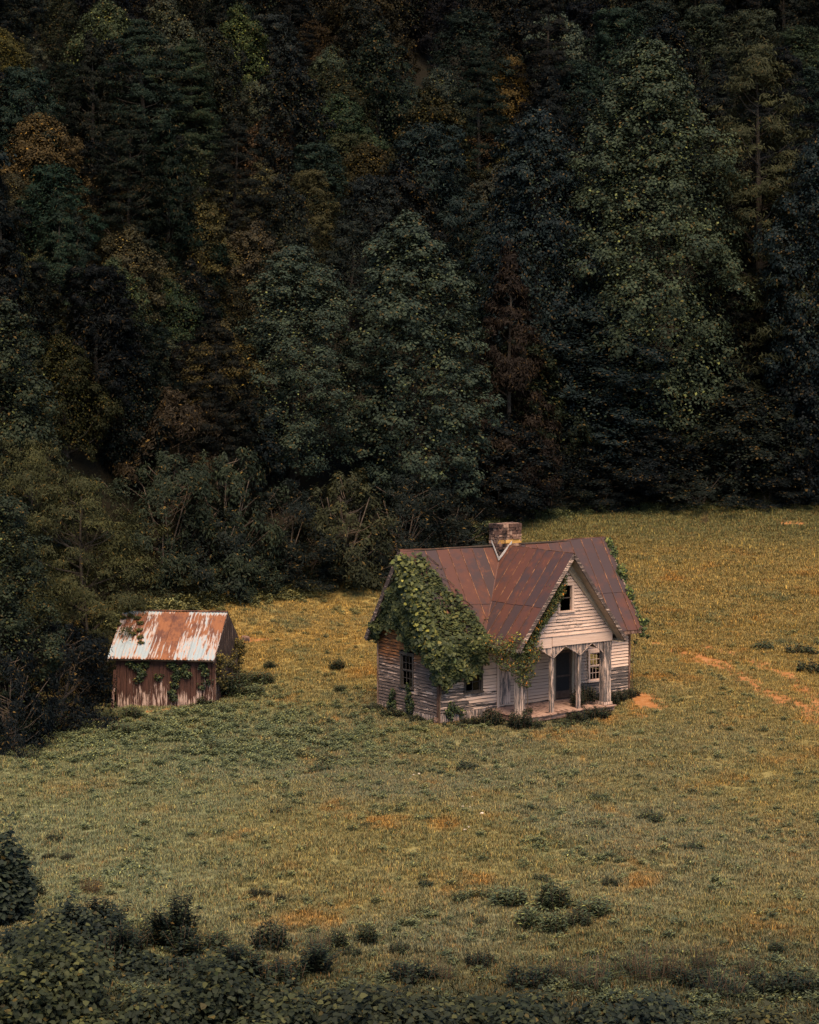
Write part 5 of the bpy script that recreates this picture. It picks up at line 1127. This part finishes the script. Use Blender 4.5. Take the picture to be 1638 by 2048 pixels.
# bushes round the house
for (kind, u, v, w_, h_, tn, lab) in [('round', 2.3, 2.5, 1.1, .95, G4, 'dark bush at the left porch corner'), ('round', 1.7, 1.3, 1.1, .9, G4, 'dark bush between the left front wall and the porch'), ('round', 2.75, 2.75, .9, .55, G2, 'small bush in front of the left porch corner post'), ('round', 1.1, .7, .9, .45, G4, 'low bush under the vine covered front window'),
        ('round', 5.2, 2.75, 1.2, .55, G4, 'bush before the porch floor, left of the two porch front bushes'), ('round', 6.2, 2.7, 1.3, .62, G4, 'bush before the porch floor, right of the two porch front bushes'), ('round', 4.3, 2.9, 1.0, .30, G2, 'low bush under the porch floor edge'), ('round', 6.7, 1.3, 1.1, .95, G4, 'dark bush growing on the porch below its window'), ('round', 6.0, 1.7, .6, .7, G4, 'bush growing up round the third porch post'), ('low', 3.3, 1.8, .5, .3, G2, 'tiny weed on the porch floor behind the left post'),
        ('round', 8.2, 1.1, 1.1, .75, G4, 'dark bush right of the wide corner post'), ('round', 9.3, .7, 1.0, .6, G4, 'dark bush at the foot of the right wall'), ('round', 10.2, .35, .8, .5, G4, 'dark bush at the right house corner'),
        ('round', -.5, -4.0, .9, .4, G2, 'low weeds at the far left house corner'), ('round', -.5, -2.6, 1.0, .45, G2, 'low weeds along the left house wall'), ('round', -.4, -1.2, .9, .32, G2, 'low weeds near the front of the left house wall'), ('low', .2, .7, 1.1, .35, G2, 'low weeds in front of the near house corner'), ('low', 5.0, 3.6, 1.0, .3, G3, 'low weeds in front of the porch'), ('low', 3.7, 3.4, .9, .3, G3, 'low weeds in front of the left half of the porch')]:
    x, y = hw(u, v, 0)[:2]; me, st = WEEDS[kind]; bh = {'round': .62, 'low': .34}[kind]
    zb = .24 if (0 < v < 2.2 and 3 < u < 7.5) else tz(x, y)-.03
    o = empty('bush', (x, y, zb), random.random()*6); o.scale = (w_/.95, w_/.95, h_/bh); tag(o, lab, 'bush'); l = link('foliage', me, o); l.color = (*tn, 1); link('stems', st, o)

# kudzu mounds of the foreground and the left edge
def mound(name, label, px, py, wm, dm, hm, n, ls, tint, nparts=0, seed=1, cat='vine', lumps=9, mat='kudzu_far'):
    r = np.random.default_rng(seed); x, y, z = ground_at(px, py); sp = []
    for i in range(lumps):
        a, b = r.uniform(-1, 1), r.uniform(-1, 1); q = max(.25, 1-.55*(a*a+b*b)); h = hm*q*r.uniform(.55, 1.0)
        X_, Y_ = x+a*wm/2, y+b*dm/2; sp.append(((X_, Y_, tz(X_, Y_)+h*.4), (wm*r.uniform(.16, .26), dm*r.uniform(.18, .3), h*.62), n/lumps))
    C, N, rd = blobs(sp, r, 1., upb=.45, lean=(0, -.25, .75)); C += r.normal(size=C.shape)*.05*(1+2*(r.random((len(C), 1)) < .06)); C[:, 2] = np.maximum(C[:, 2], terrain(C[:, 0], C[:, 1])+.02)
    return vine(name, label, cat, C, N, rd, ls*r.uniform(.6, 1.3, len(C)), M[mat], shape='lobed', tint=tint, nparts=nparts, proto_leaf=KLEAF2, seed=seed)
KLEAF2 = one_leaf('leaf', M['kudzu_far'], 'lobed')
mound('kudzu_mound', 'big leafy kudzu mound in the bottom left corner', 80, 2040, 3.4, 3.2, 2.3, 11500, .145, (.030, .034, .017), 240, 1, lumps=14)
mound('kudzu_mound', 'steep dark vine covered stump against the left edge above the bottom left mound', -5, 1850, 1.5, 1.3, 2.6, 4600, .17, (.020, .026, .018), 120, 2, lumps=12)
mound('kudzu_mound', 'dark leafy thicket between the left edge stump and the bottom left mound', 130, 1900, 2.6, 1.8, 1.2, 5500, .13, (.018, .023, .016), 0, 3)
mound('kudzu_mound', 'kudzu band along the bottom edge, left of the centre', 430, 2060, 4.0, 3.2, 1.35, 10000, .15, (.023, .027, .015), 120, 4, lumps=14)
mound('kudzu_mound', 'kudzu band along the bottom edge at the centre', 730, 2075, 3.6, 3.0, 1.3, 9000, .15, (.023, .026, .015), 100, 5, lumps=12)
mound('kudzu_mound', 'kudzu band along the bottom edge, right of the centre', 1020, 2085, 3.8, 2.8, 1.2, 8500, .15, (.020, .024, .014), 100, 6, lumps=12)
mound('kudzu_mound', 'dark leafy growth along the bottom edge below the tall grasses', 1290, 2085, 3.4, 2.6, .95, 6500, .14, (.020, .025, .017), 0, 7, lumps=10)
mound('kudzu_mound', 'low yellowish leaves at the bottom right corner', 1570, 2085, 3.4, 1.8, .75, 4500, .12, (.034, .034, .017), 0, 8, lumps=8)
mound('kudzu_mound', 'kudzu patch below the saplings on the lower left', 300, 1950, 2.4, 1.6, .45, 3400, .13, (.020, .025, .016), 0, 9, lumps=9)

for a in [('tall', 25, 1770, 60, 110, G4, 'spindly dark shoot on top of the left edge vine mound'), ('lance', 60, 1800, 60, 60, G4, 'leafy sprout on the right flank of the left edge vine mound'), ('grassy', 640, 1905, 60, 60, G2, 'dry grass tuft above the kudzu band left of centre'), ('tall', 250, 1930, 60, 100, G4, 'dark shoot between the bottom left mound and the saplings'), ('grassy', 180, 1790, 60, 50, (.10, .07, .03), 'rusty dry grass right of the left edge vine mound'), ('round', 180, 1945, 120, 80, G4, 'dark bush behind the bottom left kudzu mound'), ('tall', 210, 1870, 70, 90, G4, 'dark sapling right of the left edge vine mound'), ('round', 560, 1965, 110, 60, G4, 'dark bush half sunk in the kudzu band, lower left of centre'), ('tall', 480, 1960, 70, 80, G4, 'slim dark sapling rising from the kudzu band'), ('round', 820, 1965, 100, 50, G4, 'dark bush rising from the kudzu band at the centre'), ('round', 1060, 1975, 110, 50, G4, 'dark bush rising from the kudzu band right of the centre'), ('grassy', 1190, 1975, 120, 80, G2, 'broad tall grass clump in the lower right, nearest the centre'), ('grassy', 1450, 1990, 120, 70, G4, 'broad dark grass clump in the lower right, nearest the corner'), ('round', 1380, 1975, 80, 50, G4, 'dark leafy bush between the two broad grass clumps'), ('round', 1540, 1985, 90, 50, G4, 'dark leafy bush above the bottom right corner'), ('round', 380, 1965, 100, 55, G4, 'dark bush at the foot of the tall saplings'), ('low', 1380, 1700, 60, 20, G2, 'low dark weed in the right meadow'), ('low', 560, 1630, 50, 18, G2, 'low dark weed in the left meadow'), ('round', 300, 1880, 70, 45, G3, 'leafy weed before the saplings, left side')]:
    weed(*a)
# pale stones (and fungus like bits) in the meadow
stones = [(827, 1555, 9), (838, 1551, 7), (853, 1560, 8), (870, 1552, 7), (757, 1582, 7), (768, 1578, 7), (943, 1597, 8), (925, 1618, 8), (940, 1618, 7), (964, 1632, 10), (930, 1665, 11), (938, 1661, 9), (1576, 1583, 5), (1508, 1868, 9), (1540, 1873, 8)]
for i, (px, py, w_) in enumerate(stones):
    x, y, z = ground_at(px, py); s = w_/(FPX/y)/2; m = MB(); b = bpy.data
    import bmesh
    bm = bmesh.new(); bmesh.ops.create_icosphere(bm, subdivisions=1, radius=1)
    for v in bm.verts: v.co *= random.uniform(.8, 1.15)
    me = bpy.data.meshes.new('pale_stone'); bm.to_mesh(me); bm.free(); me.materials.append(M['white_rock'])
    o = link('pale_stone', me); o.location = (x, y, z+.04); o.scale = (s, s*.7, s*.5); o.rotation_euler.z = random.random()*6
    lab = 'pale stone in the scattered group in the meadow below the farmhouse' if i < 12 else ('tiny white stone at the right side of the meadow' if i == 12 else 'small white stone in the lower right meadow')
    tag(o, lab, 'stone', lab)

# ================================================================== GRASS (geometry nodes)
def tuft(name, nb, h, w, spread, r, mat, blade=.012):
    V, F = [], []
    for i in range(nb):
        a = r.random()*6.28; q = spread*math.sqrt(r.random()); b = r.random()*6.28; hh = h*r.uniform(.5, 1.1); ln = hh*r.uniform(.2, .9); k = len(V)
        x, y = q*math.cos(a), q*math.sin(a); c, s = math.cos(b), math.sin(b)
        V += [(x-s*blade, y+c*blade, -.02), (x+s*blade, y-c*blade, -.02), (x+c*ln*.4+s*blade*.8, y+s*ln*.4-c*blade*.8, hh*.65), (x+c*ln*.4-s*blade*.8, y+s*ln*.4+c*blade*.8, hh*.65), (x+c*ln, y+s*ln, hh)]
        F.append((k, k+1, k+2, k+3)); F.append((k+3, k+2, k+4))
    me = bpy.data.meshes.new(name); me.from_pydata(V, [], F); me.materials.append(mat)
    rn = np.repeat(r.random(nb), 2); rn2 = np.repeat(r.random(nb), 2)
    for nme, arr in (('rnd', rn), ('rnd2', rn2)): me.attributes.new(nme, 'FLOAT', 'FACE').data.foreach_set('value', arr.astype(np.float32))
    return me
def scatter(name, P, scl, proto, label, cat):
    """one mesh = a tuft + loose points; geometry nodes put the tuft on every point"""
    n = len(P); pm, T = proto; pv = np.zeros(len(pm.vertices)*3, np.float32); pm.vertices.foreach_get('co', pv); k = len(pm.vertices)
    lv = np.zeros(len(pm.loops), np.int32); pm.loops.foreach_get('vertex_index', lv)
    ls_ = np.zeros(len(pm.polygons), np.int32); pm.polygons.foreach_get('loop_start', ls_)
    me = bpy.data.meshes.new(name); me.vertices.add(n+k); me.vertices.foreach_set('co', np.concatenate([pv, P.astype(np.float32).ravel()]))
    me.loops.add(len(lv)); me.loops.foreach_set('vertex_index', lv); me.polygons.add(len(ls_)); me.polygons.foreach_set('loop_start', ls_); me.update(calc_edges=True)
    for nm in ('rnd', 'rnd2'):
        v = np.zeros(len(ls_), np.float32); pm.attributes[nm].data.foreach_get('value', v); me.attributes.new(nm, 'FLOAT', 'FACE').data.foreach_set('value', v)
    me.materials.append(T)
    r = np.random.default_rng(8); z = np.zeros(k, np.float32)
    me.attributes.new('scl', 'FLOAT', 'POINT').data.foreach_set('value', np.concatenate([z, scl.astype(np.float32)]))
    me.attributes.new('ang', 'FLOAT', 'POINT').data.foreach_set('value', np.concatenate([z, (r.random(n)*6.283).astype(np.float32)]))
    me.attributes.new('ispt', 'FLOAT', 'POINT').data.foreach_set('value', np.concatenate([z, z[:0], np.ones(n, np.float32)]))
    o = link(name, me); tag(o, label, cat, kind='stuff')
    ng = bpy.data.node_groups.new(name+'_scatter', 'GeometryNodeTree')
    ng.interface.new_socket('Geometry', in_out='INPUT', socket_type='NodeSocketGeometry'); ng.interface.new_socket('Geometry', in_out='OUTPUT', socket_type='NodeSocketGeometry')
    N = ng.nodes.new; gi = N('NodeGroupInput'); go = N('NodeGroupOutput'); ip = N('GeometryNodeInstanceOnPoints')
    def na(nm):
        q = N('GeometryNodeInputNamedAttribute'); q.data_type = 'FLOAT'; q.inputs[0].default_value = nm; return q.outputs[0]
    cx = N('ShaderNodeCombineXYZ'); sp_ = N('GeometryNodeSeparateGeometry'); sp_.domain = 'POINT'; cmp = N('FunctionNodeCompare'); cmp.data_type = 'FLOAT'; cmp.operation = 'GREATER_THAN'; cmp.inputs[1].default_value = .5
    L = ng.links.new; L(na('ispt'), cmp.inputs[0]); L(gi.outputs[0], sp_.inputs[0]); L(cmp.outputs[0], sp_.inputs[1])
    L(sp_.outputs[0], ip.inputs['Points']); L(sp_.outputs[1], ip.inputs['Instance']); L(na('ang'), cx.inputs[2]); L(cx.outputs[0], ip.inputs['Rotation']); L(na('scl'), ip.inputs['Scale']); L(ip.outputs[0], go.inputs[0])
    md = o.modifiers.new('scatter', 'NODES'); md.node_group = ng
    return o
rg = np.random.default_rng(99)
NG = 270000
yy_ = np.sqrt(rg.uniform(38.**2, 152.**2, NG)) if False else 38+(152-38)*rg.random(NG)**.95
xx_ = rg.uniform(-1, 1, NG)*(yy_*.205*1.30+6)
ok = yy_ < edge(xx_)+3
ok &= track_dist(xx_, yy_) < .35+.55*rg.random(NG)
ux = (xx_-HX)*ct+(yy_-HY)*sn; vx = (xx_-HX)*sn-(yy_-HY)*ct
ok &= ~((ux > 0) & (ux < W) & (vx > -D) & (vx < .05)) & ~((ux > 2.4) & (ux < 7.6) & (vx > 0) & (vx < 2.3))
us = (xx_-sx)*math.cos(SA)+(yy_-sy)*math.sin(SA); vs = (xx_-sx)*math.sin(SA)-(yy_-sy)*math.cos(SA)
ok &= ~((us > 0) & (us < SW) & (vs > -SD) & (vs < 0))
xx_, yy_ = xx_[ok], yy_[ok]; n = len(xx_)
clumpy = np.clip(.5+.5*wob(xx_, yy_, .7, 3)+.25*wob(xx_, yy_, .27, 5), 0, 1)
tallg = np.clip((yy_-92)/20, 0, 1)*np.clip((xx_-6)/6, 0, 1)
sc = (.55+.6*clumpy+.7*tallg)*rg.uniform(.7, 1.3, n)
Pz = np.stack([xx_, yy_, terrain(xx_, yy_)], 1)
r = np.random.default_rng(70); k = rg.integers(0, 3, n)
for i in range(3):
    scatter('grass', Pz[k == i], sc[k == i], (tuft('grass_tuft', 26, .13, .01, .19, r, M['grass'], .011), M['grass']), 'short meadow grass in green and ochre patches' if i == 0 else ['wiry meadow grass mixed through the field', 'fine meadow grass between the other tufts'][i-1], 'grass')
tm_ = rg.random(n) < np.clip(.08*tallg*np.clip(wob(xx_, yy_, 3.1, 9), 0, 1), 0, 1)
scatter('tall_grass', Pz[tm_], rg.uniform(.5, 1.2, tm_.sum()), (tuft('tall_grass_tuft', 22, .42, .01, .14, r, M['grass'], .012), M['grass']), 'taller dry grass standing in clumps on the right side of the field', 'grass')
# low broad leaved weeds, thick below and beside the shed and in drifts
NW = 130000; yw = 40+105*rg.random(NW); xw = rg.uniform(-1, 1, NW)*(yw*.205*1.25+5)
dr_ = .5+.5*wob(xw, yw, 2.3, 7)+.3*wob(xw, yw, .8, 2)
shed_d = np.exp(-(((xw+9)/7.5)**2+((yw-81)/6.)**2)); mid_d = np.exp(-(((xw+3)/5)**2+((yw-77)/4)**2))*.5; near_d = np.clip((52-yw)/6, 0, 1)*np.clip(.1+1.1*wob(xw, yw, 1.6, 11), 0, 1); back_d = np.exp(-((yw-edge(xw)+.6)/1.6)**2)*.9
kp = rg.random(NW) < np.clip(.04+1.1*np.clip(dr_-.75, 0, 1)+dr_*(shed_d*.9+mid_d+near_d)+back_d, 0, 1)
kp &= (yw < edge(xw)+1) & (track_dist(xw, yw) < .3)
ux = (xw-HX)*ct+(yw-HY)*sn; vx = (xw-HX)*sn-(yw-HY)*ct
kp &= ~((ux > 0) & (ux < W) & (vx > -D) & (vx < .05)) & ~((ux > 2.4) & (ux < 7.6) & (vx > 0) & (vx < 2.3))
us = (xw-sx)*math.cos(SA)+(yw-sy)*math.sin(SA); vs = (xw-sx)*math.sin(SA)-(yw-sy)*math.cos(SA)
kp &= ~((us > -.1) & (us < SW+.1) & (vs > -SD) & (vs < .1))
bk = back_d[kp]; shd = shed_d[kp]; xw, yw = xw[kp], yw[kp]
wm1 = weed_mesh('weed_patch', 14, 9, .26, .13, .17, asp=.42, per=7, mat='weed')[0]
wm2 = weed_mesh('weed_patch', 15, 7, .34, .17, .15, asp=.30, per=8, mat='weed')[0]
Pw = np.stack([xw, yw, terrain(xw, yw)-.02], 1); scw = rg.uniform(.5, 1.15, len(xw))*(1+1.5*bk+.3*shd+.35*np.clip((50-yw)/6, 0, 1)); k = rg.random(len(xw)) < .5
scatter('weeds', Pw[k], scw[k], (wm1, M['weed']), 'low leafy weeds drifting through the meadow grass', 'weeds'); scatter('weeds', Pw[~k], scw[~k], (wm2, M['weed']), 'slightly taller pale weeds around the shed', 'weeds')
